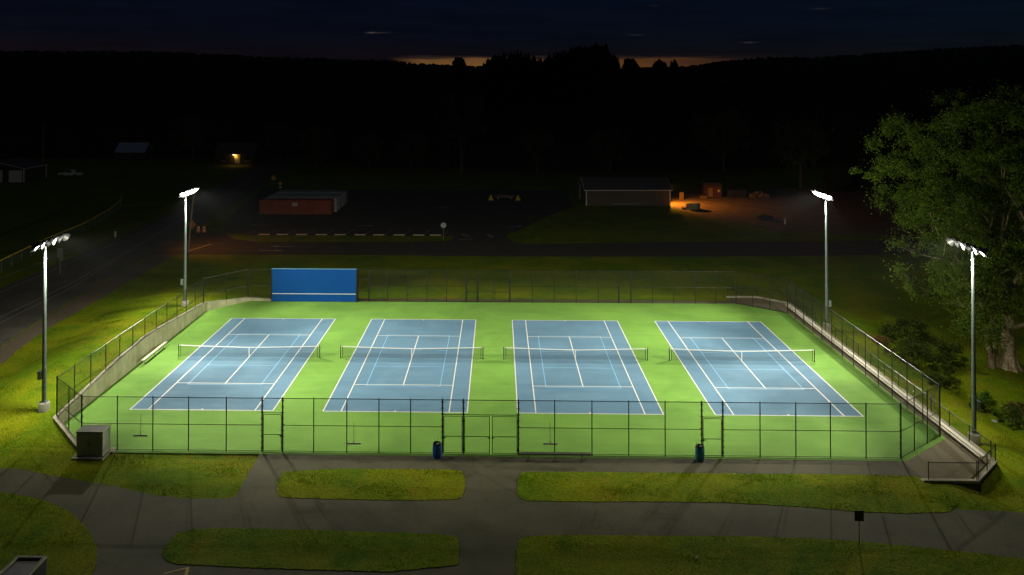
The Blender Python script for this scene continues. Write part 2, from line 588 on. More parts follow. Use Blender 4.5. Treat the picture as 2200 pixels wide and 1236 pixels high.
def copy_tree(o, parent=None):
    c = o.copy()
    C.objects.link(c)
    c.parent = parent
    for ch in list(o.children):
        copy_tree(ch, c)
    return c


def dup(o, loc, rz, label):
    c = copy_tree(o)
    c.location = loc
    c.rotation_euler = (0, 0, rz)
    c['label'] = label
    return c


# ------------------------------------------------------------------ terrain
WALL_Y = [-21.5, -19.5, -18.6, -15.1, -10.5, -5.6, -0.6, 2.0, 14.5, 19.0, 26.0, 32.0]
WALL_Z = [0.0, 0.12, 0.30, 0.80, 1.25, 1.70, 1.93, 1.86, 0.95, 0.70, 0.15, 0.0]


def wall_z(y):
    return float(np.interp(y, WALL_Y, WALL_Z))


def sstep(a, b, x):
    t = np.clip((x - a) / (b - a), 0, 1)
    return t * t * (3 - 2 * t)


INNER = np.array([(-3.7, -15.1), (-0.2, -18.7), (54.6, -21.55), (57.75, -21.55), (60.4, -19.0), (60.4, 19.0),
                  (57.75, 21.5), (54.3, 21.5), (-0.3, 18.6), (-3.7, 14.6)])


def out_dist(x, y):
    """distance outside the (convex) court platform, negative inside"""
    d = np.full(np.shape(x), -1e9)
    n = len(INNER)
    for i in range(n):
        a = INNER[i]
        b = INNER[(i + 1) % n]
        e = (b - a) / np.linalg.norm(b - a)
        d = np.maximum(d, (x - a[0]) * e[1] - (y - a[1]) * e[0])
    return d


def hz(x, y):
    x = np.asarray(x, float)
    y = np.asarray(y, float)
    prof = np.interp(y, WALL_Y, WALL_Z) - 0.10 * (np.abs(y) < 19)
    prof = np.maximum(prof, 0)
    west = prof * (1 - sstep(-8.0, -15.0, x)) * np.clip((3.0 - x) / 6.6, 0, 1)
    ex = np.interp(x, [55.6, 58.0, 60.6, 64.0, 70.0, 77.0, 95.0], [0, -0.45, -0.75, -0.95, -1.5, -1.9, -1.9])
    fy = sstep(-27.0, -21.5, y) * (1 - sstep(22.0, 40.0, y))
    h = west + ex * fy
    h = h + 0.05 * np.sin(x * 0.7 + 1.3 * np.sin(y * 0.23)) * np.sin(y * 0.5) * (np.abs(h) > 0.05)
    creek = np.exp(-((x - 67.2 - 0.10 * (y + 8)) / 1.6) ** 2) * 0.7 * sstep(-26, -18, y) * (1 - sstep(6, 26, y))
    h = h - creek
    d = out_dist(x, y)
    k = sstep(0.22, 0.5, d)
    return -0.05 * (1 - k) + h * k


def build_ground():
    xs = np.concatenate([[-2300, -1500, -600, -300, -160, -100, -70, -50, -38], np.arange(-30, -9, 0.75), np.arange(-9, 1, 0.25),
                         np.arange(1, 54, 2.0), np.arange(54, 66, 0.25), np.arange(66, 84, 0.6),
                         [86, 90, 96, 110, 140, 200, 320, 700, 1500, 2300]])
    ys = np.concatenate([[-150, -90, -60, -45, -38], np.arange(-34, -23, 0.6), np.arange(-23, 24, 0.25), np.arange(24, 46, 1.0),
                         [48, 54, 60, 70, 85, 100, 120, 150, 200, 260, 400, 800, 1600, 2700]])
    X, Y = np.meshgrid(xs, ys)
    Z = hz(X, Y)
    V = np.stack([X.ravel(), Y.ravel(), Z.ravel()], 1)
    nx, ny = len(xs), len(ys)
    i = np.arange(nx * ny).reshape(ny, nx)
    F = np.stack([i[:-1, :-1].ravel(), i[:-1, 1:].ravel(), i[1:, 1:].ravel(), i[1:, :-1].ravel()], 1)
    o = np_mesh('ground', V, F, M['grass'], shade=True)
    struct(o, 'mown grass ground around the courts, roads and yard', 'ground')


build_ground()


# hills and wood
def skyline(px):
    return np.interp(px, [-900, 0, 300, 450, 600, 815, 985, 1150, 1320, 1430, 1500, 1560, 1640, 1750, 1900, 2100, 2200, 3200],
                     [92, 107, 108, 114, 121, 128, 140, 144, 146, 143, 138, 129, 122, 122, 112, 99, 96, 88])


def ridge_z(x, D=2000.0):
    px = 1100 - 70.84 + 1755.7 * ((x - 27.97) / (D + 73.5) + 0.02373)
    return 25.03 + (171.4 - skyline(px)) / 1755.7 * (D + 73.5) - 6.0


def hill_h(x, y):
    s = np.interp(y, [225, 300, 450, 800, 1300, 2000, 2600], [0.0, 0.02, 0.06, 0.22, 0.55, 1.0, 0.9])
    xr = 27.97 + (np.asarray(x) - 27.97) * (2073.5 / (np.asarray(y) + 73.5))
    return ridge_z(xr) * s - 0.5


def build_hills():
    us = np.linspace(-0.82, 0.82, 110)
    ys = np.array([225, 260, 300, 370, 450, 600, 800, 1050, 1300, 1650, 2000, 2600.0])
    U, Y = np.meshgrid(us, ys)
    X = 27.97 + U * (Y + 73.5)
    Z = hill_h(X, Y)
    Z[0] = -1.0
    V = np.stack([X.ravel(), Y.ravel(), Z.ravel()], 1)
    i = np.arange(len(us) * len(ys)).reshape(len(ys), len(us))
    F = np.stack([i[:-1, :-1].ravel(), i[:-1, 1:].ravel(), i[1:, 1:].ravel(), i[1:, :-1].ravel()], 1)
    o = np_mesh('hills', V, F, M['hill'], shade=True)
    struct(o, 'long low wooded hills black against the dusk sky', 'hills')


build_hills()


def crown_blob(rng, c, r, h, rings=6, segs=9):
    """rough tree crown: jagged lathe-like blob"""
    vs, fs = [], []
    for i in range(rings + 1):
        a = math.pi * i / rings
        for k in range(segs):
            w = 2 * math.pi * k / segs
            q = 1 + rng.uniform(-0.28, 0.28)
            vs.append((c[0] + r * q * math.sin(a) * math.cos(w), c[1] + r * q * math.sin(a) * math.sin(w),
                       c[2] + h / 2 - h / 2 * q * math.cos(a)))
    for i in range(rings):
        for k in range(segs):
            fs.append((i * segs + k, i * segs + (k + 1) % segs, (i + 1) * segs + (k + 1) % segs, (i + 1) * segs + k))
    return vs, fs


def build_forest():
    rng = np.random.default_rng(3)
    V, F = [], []
    o = 0

    def add(x, y, r, h, z=None, rings=6, segs=9):
        nonlocal o
        zz = hill_h(x, y) if z is None else z
        vs, fs = crown_blob(rng, (x, y, float(zz) - 1.0), r, h, rings, segs)
        V.extend(vs)
        F.extend([tuple(i + o for i in f) for f in fs])
        o += len(vs)
    # ridge rows
    for y, n in ((1990, 760), (1800, 360), (1500, 260), (1200, 220), (900, 220), (650, 200), (480, 180), (360, 170), (270, 150), (215, 130)):
        for u in np.linspace(-0.78, 0.78, n):
            yy = y + rng.uniform(-25, 25) * (y / 1000 + 0.3)
            x = 27.97 + (u + rng.uniform(-0.003, 0.003)) * (yy + 73.5)
            h = rng.uniform(3, 8) if y > 1400 else rng.uniform(7, 13)
            if y <= 480:
                h = rng.uniform(9, 17)
            if 1300 > y > 300 and abs(u) < 0.25:
                h *= 0.75
            add(x, yy, h * (rng.uniform(0.5, 1.3) if y > 1400 else rng.uniform(0.35, 0.6)), h, rings=5, segs=8)
    for y0, n, u0, u1 in ((160, 60, -0.16, 0.95), (172, 60, -0.2, 0.95), (188, 90, -0.95, 0.95), (200, 90, -0.95, 0.95), (112, 16, 0.42, 0.9), (92, 10, 0.5, 0.9)):
        for u in np.linspace(u0, u1, n):
            yy = y0 + rng.uniform(-5, 5)
            h = rng.uniform(7, 15) * (0.75 if y0 < 130 else 1)
            add(27.97 + (u + rng.uniform(-0.01, 0.01)) * (yy + 73.5), yy, h * rng.uniform(0.28, 0.42), h, z=0.0, rings=7, segs=10)
    # wooded knoll under the skyline trees
    for px in np.arange(1040, 1330, 4.0):
        top = np.interp(px, [1040, 1075, 1110, 1150, 1170, 1190, 1255, 1298, 1312, 1330], [140, 127, 121, 130, 138, 125, 110, 108, 124, 142]) + rng.uniform(-2.5, 3.5)
        yy = 436 + rng.uniform(-8, 8)
        k = (yy + 73.5) / 1755.7
        x = 27.97 + (px - 1029.2) * k - 0.02373 * (yy + 73.5)
        zb = float(hill_h(x, yy))
        add(x, yy, rng.uniform(1.6, 3.0), 25.03 + (171.4 - top) * k - zb + 1.0, rings=9, segs=9)
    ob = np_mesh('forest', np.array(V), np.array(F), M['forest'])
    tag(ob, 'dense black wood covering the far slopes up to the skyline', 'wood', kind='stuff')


build_forest()


# ------------------------------------------------------------------ roads, paths, paving
def flat(name, polys, z, material, label, cat, thick=0.0):
    b = MB()
    for p in polys:
        b.sheet(p, z)
    return struct(b.build(name, material), label, cat)


PATH = [(-24, -15.6), (-14, -17.6), (-4.4, -20.9), (0.5, -22.4), (4.4, -23.45), (7.2, -24.45), (9.3, -24.8), (11.6, -24.75), (12.2, -24.5),
        (12.15, -23.5), (12.0, -18.95), (54.45, -18.95), (54.6, -21.0), (54.7, -25.0), (57.5, -25.1), (60.5, -25.6), (75, -27.5), (110, -33), (110, -60),
        (-60, -60), (-60, -12)]
flat('path', [PATH], 0.012, M['path'], 'branching asphalt footpath in front of the courts', 'path')
WALK = [(54.45, -18.75), (58.95, -15.25), (58.95, 15.2), (54.6, 18.75), (12.1, 18.75), (12.1, 19.85), (54.3, 19.85), (54.3, 21.2), (57.6, 21.2), (60.1, 18.85),
        (60.1, -18.85), (57.55, -21.25), (54.6, -21.25)]
flat('walkway', [WALK], 0.016, M['walk'], 'brown asphalt walkway outside the right and back fences', 'walkway')


def rough_poly(pts, step=0.18, amp=0.035, round_r=0.0, seed=1):
    rng = random.Random(seed)
    out = []
    n = len(pts)
    for i in range(n):
        a, b = Vector(pts[i]), Vector(pts[(i + 1) % n])
        m = max(1, int((b - a).length / step))
        d = (b - a).normalized()
        nr = Vector((-d.y, d.x))
        for k in range(m):
            q = a.lerp(b, k / m) + nr * rng.uniform(-amp, amp)
            out.append((q.x, q.y))
    return out


def smooth_poly(pts, it=2):
    for _ in range(it):
        out = []
        n = len(pts)
        for i in range(n):
            a, b = pts[i], pts[(i + 1) % n]
            out.append((a[0] * .75 + b[0] * .25, a[1] * .75 + b[1] * .25))
            out.append((a[0] * .25 + b[0] * .75, a[1] * .25 + b[1] * .75))
        pts = out
    return pts


LAWNS = {
    'between the two path stubs': [(14.3, -21.0), (25.0, -20.75), (25.8, -21.2), (25.95, -23.9), (25.3, -24.75), (15.4, -24.65), (14.6, -24.3), (14.2, -22.5)],
    'right of the middle path, below the bench': [(29.2, -21.2), (30.0, -20.95), (40.6, -20.95), (54.2, -20.85), (54.65, -21.5), (55.3, -25.2), (50.2, -25.6), (45.2, -24.8),
                       (39.8, -24.45), (29.8, -24.7), (29.05, -24.2)],
    'low in the middle, left of the wide path': [(10.3, -30.9), (10.0, -28.9), (10.9, -27.95), (15.8, -28.0), (25.3, -28.25), (25.85, -28.7), (25.95, -31.9), (11.6, -31.5)],
    'dark at the bottom right behind the small sign': [(28.85, -31.5), (28.95, -28.9), (29.6, -28.25), (36.4, -28.15), (44.0, -28.1), (48.5, -28.55), (55.4, -29.8), (66, -32.5), (66, -36), (50, -33), (28.9, -32.4)],
    'curved at the bottom left corner': [(-12, -22.4), (-2.3, -24.3), (0.8, -25.1), (2.9, -26.2), (5.2, -28.3), (6.8, -30.4), (7.5, -32.4), (7.2, -36), (-12, -36)],
}
LAWN_POLYS = []
for k, (nm, p) in enumerate(LAWNS.items()):
    q = rough_poly(smooth_poly(p, 1), 0.11, 0.05, seed=k)
    LAWN_POLYS.append(q)
    b = MB()
    b.prism(q, -0.02, 0.035)
    struct(b.build('lawn', M['grass']), 'mown grass island ' + nm, 'lawn')

# left road, cross drive, parking lot, yard
ROAD = [(-18.6, -34), (-18.7, 2.4), (-20.0, 12.5), (-20.8, 24), (-21.7, 39), (-22.2, 52), (-24, 75), (-27, 110), (-33, 170), (-45, 225),
        (-56, 225), (-44, 165), (-37, 110), (-33.5, 75), (-32.2, 52), (-31.6, 20), (-31.4, -34)]
SHOULDER = [(-15.2, -34), (-15.6, -3.1), (-16.9, 3.8), (-17.4, 10.5), (-17.5, 19.6), (-18.0, 34.7), (-18.0, 42.5), (-21.5, 44), (-20.6, 24), (-19.8, 12.5), (-18.5, 2.4), (-18.4, -34)]
flat('gravel_shoulder', [rough_poly(SHOULDER, 0.5, 0.12, seed=9)], 0.008, M['gravel'], 'gravel shoulder along the left road', 'shoulder')
flat('road', [ROAD], 0.012, M['leftroad'], 'two-lane asphalt road running away on the left', 'road')
DRIVE = [(-22.0, 42.6), (3.3, 43.0), (30, 42.5), (56, 43), (80, 44.5), (110, 50), (110, 60), (80, 54.5), (58.8, 53.7), (32.5, 51.3), (30.2, 53.0), (29.0, 58.6),
         (21.2, 58.0), (20.6, 54.6), (19.8, 53.4), (15.7, 52.6), (-8.7, 52.1), (-13.5, 54.0), (-17.0, 59.5), (-22.5, 62)]
flat('drive', [DRIVE], 0.017, M['road'], 'asphalt drive crossing behind the courts', 'drive')
LOT = [(-17.0, 59.3), (-11.5, 57.2), (20.6, 57.4), (21.0, 57.2), (28.9, 57.5), (31.5, 63), (37, 77), (43.0, 88), (42.8, 112), (-26, 112), (-21, 75)]
flat('parking_lot', [LOT], 0.022, M['road'], 'asphalt parking lot in front of the containers', 'parking lot')
YARD = [(62.2, 88), (64, 79), (68, 70), (75, 62.5), (95, 58), (120, 60), (120, 120), (62.2, 112)]
flat('yard', [rough_poly(YARD, 1.0, 0.4, seed=4)], 0.01, M['yard'], 'bare dirt yard beside the tan building', 'yard')


def marking(pts, w, z, material, label, name='road_line'):
    return struct(MB().strip(pts, w, z).build(name, material), label, 'road marking')


marking([(-24.4, -34), (-24.5, 25.8), (-26.6, 49.9), (-28.6, 70.3), (-32, 110), (-39, 170)], 0.16, 0.018, M['oldwhite'], 'bright line along the middle of the left road')
marking([(-22.9, -34), (-23.4, 24.3), (-25.3, 40.2), (-28.0, 67.9)], 0.12, 0.018, M['oldwhite'], 'fainter line right of the road centre line')
marking([(-30.6, -34), (-30.6, 44), (-30.4, 58.4), (-32.4, 80), (-36, 110)], 0.13, 0.018, M['oldwhite'], 'edge line on the far side of the left road')
marking([(-35.2, 20), (-34.3, 43.7), (-33.6, 56.4)], 0.22, 0.02, M['oldwhite'], 'pale kerb strip beyond the left road')
marking([(-17.3, 45.0), (-15.7, 50.2)], 0.35, 0.024, M['oldwhite'], 'slanting stop bar where the drive meets the road')


def arrow(x, y, rz, L, label, z=0.028):
    b = MB()
    m = Matrix.Rotation(rz, 2)
    w = 0.16
    pts = [(-L / 2, -w), (L / 2 - 1.2, -w), (L / 2 - 1.2, -0.5), (L / 2, 0), (L / 2 - 1.2, 0.5), (L / 2 - 1.2, w), (-L / 2, w)]
    b.sheet([(x + (m @ Vector(p)).x, y + (m @ Vector(p)).y) for p in pts], z)
    return struct(b.build('road_arrow', M['oldwhite']), label, 'road marking')


arrow(-4.5, 48.6, math.pi, 3.6, 'white arrow on the drive pointing left, the farther of two')
arrow(-5.3, 45.6, 0, 3.6, 'white arrow on the drive pointing right, the nearer of two')
arrow(22.6, 58.2, math.pi / 2 + 0.5, 2.6, 'white arrow at the lot exit beside the round sign')
arrow(26.6, 57.8, -math.pi / 2 + 0.4, 2.6, 'white arrow at the lot exit by the grass mound')
arrow(31.0, 66.0, 0.6, 3.4, 'white arrow in the lot near the grass mound edge')
arrow(-13.5, 66.4, math.pi, 3.2, 'white arrow in the lot in front of the red-brown container')
arrow(5.2, 66.2, 0, 3.4, 'white arrow in the middle of the lot')
arrow(17.0, 86.0, 0, 3.8, 'faint arrow far back in the lot')
marking([(21.6, 54.6), (24.0, 54.6)], 0.25, 0.028, M['oldwhite'], 'short stop line at the lot exit')
for k in range(11):
    x = -12.6 + 3.18 * k
    marking([(x, 58.2), (x + 0.5, 62.8)], 0.1, 0.028, M['oldwhite'], 'faint parking stall line ' + ('at the lot exit' if k == 10 else 'between the concrete wheel stops'), 'stall_line')
    if k != 10:
        C.objects[-1]['group'] = 'parking stall lines'
marking([(11.0, -32.2), (12.1, -31.62)], 0.09, 0.02, M['yellowpaint'], 'yellow stroke slanting across the bottom path', 'yellow_line')
marking([(12.05, -31.7), (12.25, -32.5)], 0.16, 0.024, M['yellowpaint'], 'short yellow stroke meeting the slanting one', 'yellow_line')

# ------------------------------------------------------------------ court surface
COURT = [(-3.72, -15.0), (-0.25, -18.62), (1.0, -18.95), (54.75, -18.95), (59.15, -15.45), (59.05, 15.15), (54.55, 18.8), (-0.3, 18.55), (-3.72, 14.6)]
b = MB()
b.prism(COURT, -0.12, 0.0205)
struct(b.build('court_surface', M['green']), 'bright green acrylic surround of all four courts', 'court surface')

X0 = [0.0, 14.69, 29.36, 44.10]
HL, CW = 11.885, 10.97
COURT_NAME = ['far left court, beside the concrete wall', 'second court from the left', 'third court from the left', 'far right court, beside the bleacher']
for x0, nm in zip(X0, COURT_NAME):
    t = thing('tennis_court', 'blue painted tennis court, ' + nm, 'tennis court', (x0, 0, 0), 0, 'blue tennis courts')
    t['kind'] = 'structure'
    zb, zw, zl = 0.0245, 0.0325, 0.0285
    MB().sheet([(0, -HL), (CW, -HL), (CW, HL), (0, HL)], zb).build('court_paint', M['blue'], t)
    b = MB()

    def ln(xa, ya, xb, yb, z, b=b):
        b.sheet([(xa, ya), (xb, ya), (xb, yb), (xa, yb)], z)
    w = 0.085
    ln(0, -HL, CW, -HL + 0.09, zw)
    ln(0, HL - 0.09, CW, HL, zw)
    for xx in (0, CW - w, 1.37, CW - 1.37 - w):
        ln(xx, -HL + 0.09, xx + w, HL - 0.09, zw)
    for yy in (-6.4, 6.4):
        ln(1.37 + w, yy - w / 2, CW - 1.37 - w, yy + w / 2, zw)
    ln(CW / 2 - w / 2, -6.4 + w / 2, CW / 2 + w / 2, 6.4 - w / 2, zw)
    for s in (-1, 1):
        ln(CW / 2 - 0.05, min(s * (HL - 0.09), s * (HL - 0.30)), CW / 2 + 0.05, max(s * (HL - 0.09), s * (HL - 0.30)), zw)
    b.build('white_lines', M['white'], t)
    b = MB()
    w = 0.065
    pa, pb = CW / 2 - 3.05, CW / 2 + 3.05
    for xx in (pa, pb - w):
        b.sheet([(xx, -6.7), (xx + w, -6.7), (xx + w, 6.7), (xx, 6.7)], zl)
    for yy in (-6.7, 6.7 - w, -2.15, 2.1):
        b.sheet([(pa + w, yy), (pb - w, yy), (pb - w, yy + w), (pa + w, yy + w)], zl)
    for s in (-1, 1):
        b.sheet([(CW / 2 - w / 2, s * 6.55 - .1), (CW / 2 + w / 2, s * 6.55 - .1), (CW / 2 + w / 2, s * 6.55 + .1), (CW / 2 - w / 2, s * 6.55 + .1)], zl)
    b.build('light_blue_lines', M['ltblue'], t)


# ------------------------------------------------------------------ nets
def net_top(x):
    u = (x - CW / 2) / 6.4
    return 0.914 + (1.07 - 0.914) * min(1, abs(u)) ** 1.3


def make_net():
    t = thing('tennis_net', '', 'tennis net', (X0[0], 0, 0), 0, 'tennis nets')
    xa, xb = -0.914, CW + 0.914
    for xx in (xa, xb):
        p = MB()
        p.cyl((xx, 0, 0.02), (xx, 0, 1.09), 0.045, n=12)
        p.cyl((xx, 0, 1.09), (xx, 0, 1.11), 0.052, 0.03, n=12)
        p.cyl((xx, 0, 0.02), (xx, 0, 0.04), 0.09, n=12)
        p.box((xx, -0.07, 0.72), (0.06, 0.06, 0.12))
        p.build('net_post', M['netpost'], t, True)
        s = 1 if xx < 0 else -1
        d = MB()
        d.cyl((xx + s * 0.17, 0, 0.05), (xx + s * 0.17, 0, 1.05), 0.028, n=8)
        d.build('side_band', M['net'], t, True)
    # cord mesh
    V, F = [], []
    r = 0.0035

    def seg(p, q):
        o = len(V)
        for a, b_ in ((0, r), (-r, -r), (r, -r)):
            V.append((p[0] + (a if abs(q[2] - p[2]) > abs(q[0] - p[0]) else 0), p[1] + b_, p[2] + (a if abs(q[2] - p[2]) <= abs(q[0] - p[0]) else 0)))
        for a, b_ in ((0, r), (-r, -r), (r, -r)):
            V.append((q[0] + (a if abs(q[2] - p[2]) > abs(q[0] - p[0]) else 0), q[1] + b_, q[2] + (a if abs(q[2] - p[2]) <= abs(q[0] - p[0]) else 0)))
        for k in range(3):
            F.append((o + k, o + (k + 1) % 3, o + 3 + (k + 1) % 3, o + 3 + k))
    xs = np.linspace(xa + 0.18, xb - 0.18, 252)
    for x in xs:
        seg((x, 0, 0.055), (x, 0, net_top(x) - 0.03))
    knots = np.linspace(xa + 0.18, xb - 0.18, 27)
    for k in range(20):
        f = k / 20
        for a, c in zip(knots[:-1], knots[1:]):
            seg((a, 0, 0.055 + f * (net_top(a) - 0.09)), (c, 0, 0.055 + f * (net_top(c) - 0.09)))
    np_mesh('net_mesh', np.array(V), np.array(F), M['net'], t)
    h = MB()
    pts = np.linspace(xa + 0.04, xb - 0.04, 41)
    for a, c in zip(pts[:-1], pts[1:]):
        za, zc = net_top(a), net_top(c)
        h.add([(a, -0.016, za - 0.065), (c, -0.016, zc - 0.065), (c, -0.016, zc), (a, -0.016, za), (a, 0.016, za - 0.065), (c, 0.016, zc - 0.065), (c, 0.016, zc), (a, 0.016, za)],
              [(0, 1, 2, 3), (5, 4, 7, 6), (3, 2, 6, 7), (1, 0, 4, 5)])
    h.build('headband', M['band'], t)
    cs = MB()
    cs.box((CW / 2, 0, 0.46), (0.055, 0.045, 0.84))
    cs.build('center_strap', M['band'], t)
    return t


net0 = make_net()
NET_L = ['tennis net with white headband on the far left court by the concrete wall', 'tennis net with white headband across the second court from the left',
         'tennis net with white headband across the third court from the left', 'tennis net with white headband on the far right court']
net0['label'] = NET_L[0]
for x0, l in zip(X0[1:], NET_L[1:]):
    dup(net0, (x0, 0, 0), 0, l)


# ------------------------------------------------------------------ chain link
def chain_mesh(segs, pitch=0.066, r=0.0023):
    """segs: list of (p0, p1, bottom0, bottom1, top). diagonal wires clipped to each panel"""
    Vs, Fs = [], []
    o = 0
    for p0, p1, b0, b1, top in segs:
        p0, p1 = np.array(p0, float), np.array(p1, float)
        L = np.linalg.norm(p1 - p0)
        e = (p1 - p0) / L
        nrm = np.array([-e[1], e[0]])
        k = (b1 - b0) / L
        for sgn in (1, -1):
            # wires u = c + sgn*(z - top)
            H = top - min(b0, b1)
            cs = np.arange(-H if sgn < 0 else 0, L + (0 if sgn < 0 else H), pitch) + 0.01
            for c in cs:
                # u(z)=c+sgn*(z-top); clip u in [0,L], z in [b0+k u, top]
                zlo, zhi = min(b0, b1), top
                if sgn > 0:
                    zlo, zhi = max(zlo, top - c), min(zhi, top + L - c)
                else:
                    zlo, zhi = max(zlo, top + c - L), min(zhi, top + c)
                # z >= b0+k*(c+sgn*(z-top))
                den = 1 - k * sgn
                zlo = max(zlo, (b0 + k * (c - sgn * top)) / den)
                if zhi - zlo < 0.03:
                    continue
                ua, ub = c + sgn * (zlo - top), c + sgn * (zhi - top)
                A = np.array([p0[0] + e[0] * ua, p0[1] + e[1] * ua, zlo])
                B = np.array([p0[0] + e[0] * ub, p0[1] + e[1] * ub, zhi])
                d = np.array([e[0] * sgn, e[1] * sgn, 1.0]) / math.sqrt(2)
                s = np.array([e[0] * -sgn, e[1] * -sgn, 1.0]) / math.sqrt(2)
                s = np.cross(d, [nrm[0], nrm[1], 0])
                n3 = np.array([nrm[0], nrm[1], 0])
                off = n3 * (0.003 * sgn)
                for Q in (A, B):
                    Vs += [Q + off + n3 * r, Q + off - n3 * r * 0.5 + s * r * 0.87, Q + off - n3 * r * 0.5 - s * r * 0.87]
                for j in range(3):
                    Fs.append((o + j, o + (j + 1) % 3, o + 3 + (j + 1) % 3, o + 3 + j))
                o += 6
    return np.array(Vs), np.array(Fs)


TOP = 3.60


def fence_run(label, pts, posts, bottom=None, top=TOP, mid=1.80, heavy=(), gaps=(), gate_h=2.62, group=None, bottom_rail=True, name='chain_link_fence', pr=0.036, skip=(), pitch=0.066):
    """pts: two ends; posts: distances along; gaps: list of (u0,u1) filled by gates below gate_h; skip: (u0,u1) with no mesh"""
    a, c = Vector(pts[0]), Vector(pts[1])
    L = (c - a).length
    e = (c - a) / L
    P = lambda u: (a.x + e.x * u, a.y + e.y * u)
    bot = bottom or (lambda u: 0.02)
    t = thing(name, label, 'fence', (0, 0, 0), 0, group)
    for k, u in enumerate(posts):
        x, y = P(u)
        hv = k in heavy
        r = pr * 1.45 if hv else pr
        m = MB()
        m.cyl((x, y, bot(u) - 0.05), (x, y, top + (0.06 if hv else 0.0)), r, n=10)
        m.cyl((x, y, top + (0.06 if hv else 0.0)), (x, y, top + 0.10), r * 1.1, r * 0.4, n=10)
        if hv:
            for j in range(9):
                z = bot(u) + 0.25 + j * (top - 0.4 - bot(u)) / 8
                for s in (-1, 1):
                    if 0 <= u + s * 0.1 <= L:
                        m.box((x + e.x * s * 0.085, y + e.y * s * 0.085, z), (0.06, 0.06, 0.04), math.atan2(e.y, e.x))
        m.build('post', M['vinyl'], t, True)
    # rails
    m = MB()
    m.cyl((*P(0), top), (*P(L), top), 0.026, n=8)
    m.build('top_rail', M['vinyl'], t, True)
    blocks = []
    u = 0.0
    for g0, g1 in sorted(list(gaps) + list(skip)):
        blocks.append((u, g0))
        u = g1
    blocks.append((u, L))
    blocks = [q for q in blocks if q[1] - q[0] > 0.05]
    if mid:
        m = MB()
        for u0, u1 in blocks:
            m.cyl((*P(u0), mid), (*P(u1), mid), 0.022, n=8)
        m.build('mid_rail', M['vinyl'], t, True)
    if bottom_rail:
        m = MB()
        for u0, u1 in blocks:
            m.cyl((*P(u0), bot(u0) + 0.06), (*P(u1), bot(u1) + 0.06), 0.018, n=8)
        m.build('bottom_rail', M['vinyl'], t, True)
    for u0, u1 in gaps:
        m = MB()
        m.cyl((*P(u0), gate_h), (*P(u1), gate_h), 0.026, n=8)
        m.build('gate_lintel', M['vinyl'], t, True)
    segs = []
    for u0, u1 in blocks:
        cuts = sorted(set([u0, u1] + [q for q in posts if u0 < q < u1]))
        for q0, q1 in zip(cuts[:-1], cuts[1:]):
            segs.append((P(q0), P(q1), bot(q0) + 0.04, bot(q1) + 0.04, top))
    for u0, u1 in gaps:
        segs.append((P(u0), P(u1), gate_h, gate_h, top))
    Vv, Ff = chain_mesh(segs, pitch)
    np_mesh('chain_link', Vv, Ff, M['wire'], t)
    return t


def gate(label, x0, x1, y, group, latch_at=1, h=2.52):
    t = thing('fence_gate', label, 'gate', ((x0 + x1) / 2, y, 0), 0, group)
    w = (x1 - x0) / 2 - 0.09
    m = MB()
    for s in (-1, 1):
        m.cyl((s * w, 0, 0.08), (s * w, 0, h), 0.026, n=8)
    for z in (0.08, 1.18, h):
        m.cyl((-w, 0, z), (w, 0, z), 0.023, n=8)
    m.build('gate_frame', M['vinyl'], t, True)
    m = MB()
    m.box((latch_at * (w - 0.02), -0.05, 1.12), (0.10, 0.07, 0.12))
    m.cyl((latch_at * (w + 0.06), -0.04, 1.12), (latch_at * (w - 0.2), -0.04, 1.12), 0.014, n=6)
    m.build('latch', M['vinyl'], t)
    for z in (0.35, 2.2):
        MB().cyl((-latch_at * (w + 0.05), 0, z - 0.06), (-latch_at * (w + 0.05), 0, z + 0.06), 0.034, n=8).build('hinge', M['vinyl'], t, True)
    Vv, Ff = chain_mesh([((-w, 0), (w, 0), 0.08, 0.08, h)])
    np_mesh('chain_link', Vv, Ff, M['wire'], t)
    return t


YF, YB = -18.6, 18.62
FX = [-0.21, 2.23, 4.65, 7.08, 9.64, 12.07, 13.46, 15.56, 17.79, 19.95, 22.08, 24.22, 25.62, 29.29, 31.71, 34.19, 36.63, 39.04, 41.46, 42.85, 45.3, 47.65, 49.92, 52.25, 54.52]
fu = [x - FX[0] for x in FX]
gp = [(12.07 - FX[0], 13.46 - FX[0]), (24.22 - FX[0], 25.62 - FX[0]), (25.62 - FX[0], 29.29 - FX[0]), (41.46 - FX[0], 42.85 - FX[0])]
fence_run('tall black chain-link fence along the front of the courts, facing the path', [(FX[0], YF), (FX[-1], YF)], fu,
          heavy=(0, 5, 6, 11, 12, 13, 18, 19, 24), gaps=gp)
gate('single gate in the front fence, nearest the grey cabinet', 12.07, 13.46, YF, 'front gates')
gate('single gate in the front fence, right beside the blue barrel', 24.22, 25.62, YF, 'front gates', -1)
gate('left leaf of the double gate in the front fence', 25.62, 27.46, YF, 'front gates')
gate('right leaf of the double gate in the front fence', 27.46, 29.29, YF, 'front gates', -1)
gate('single gate in the front fence, right beside the teal barrel', 41.46, 42.85, YF, 'front gates', -1)

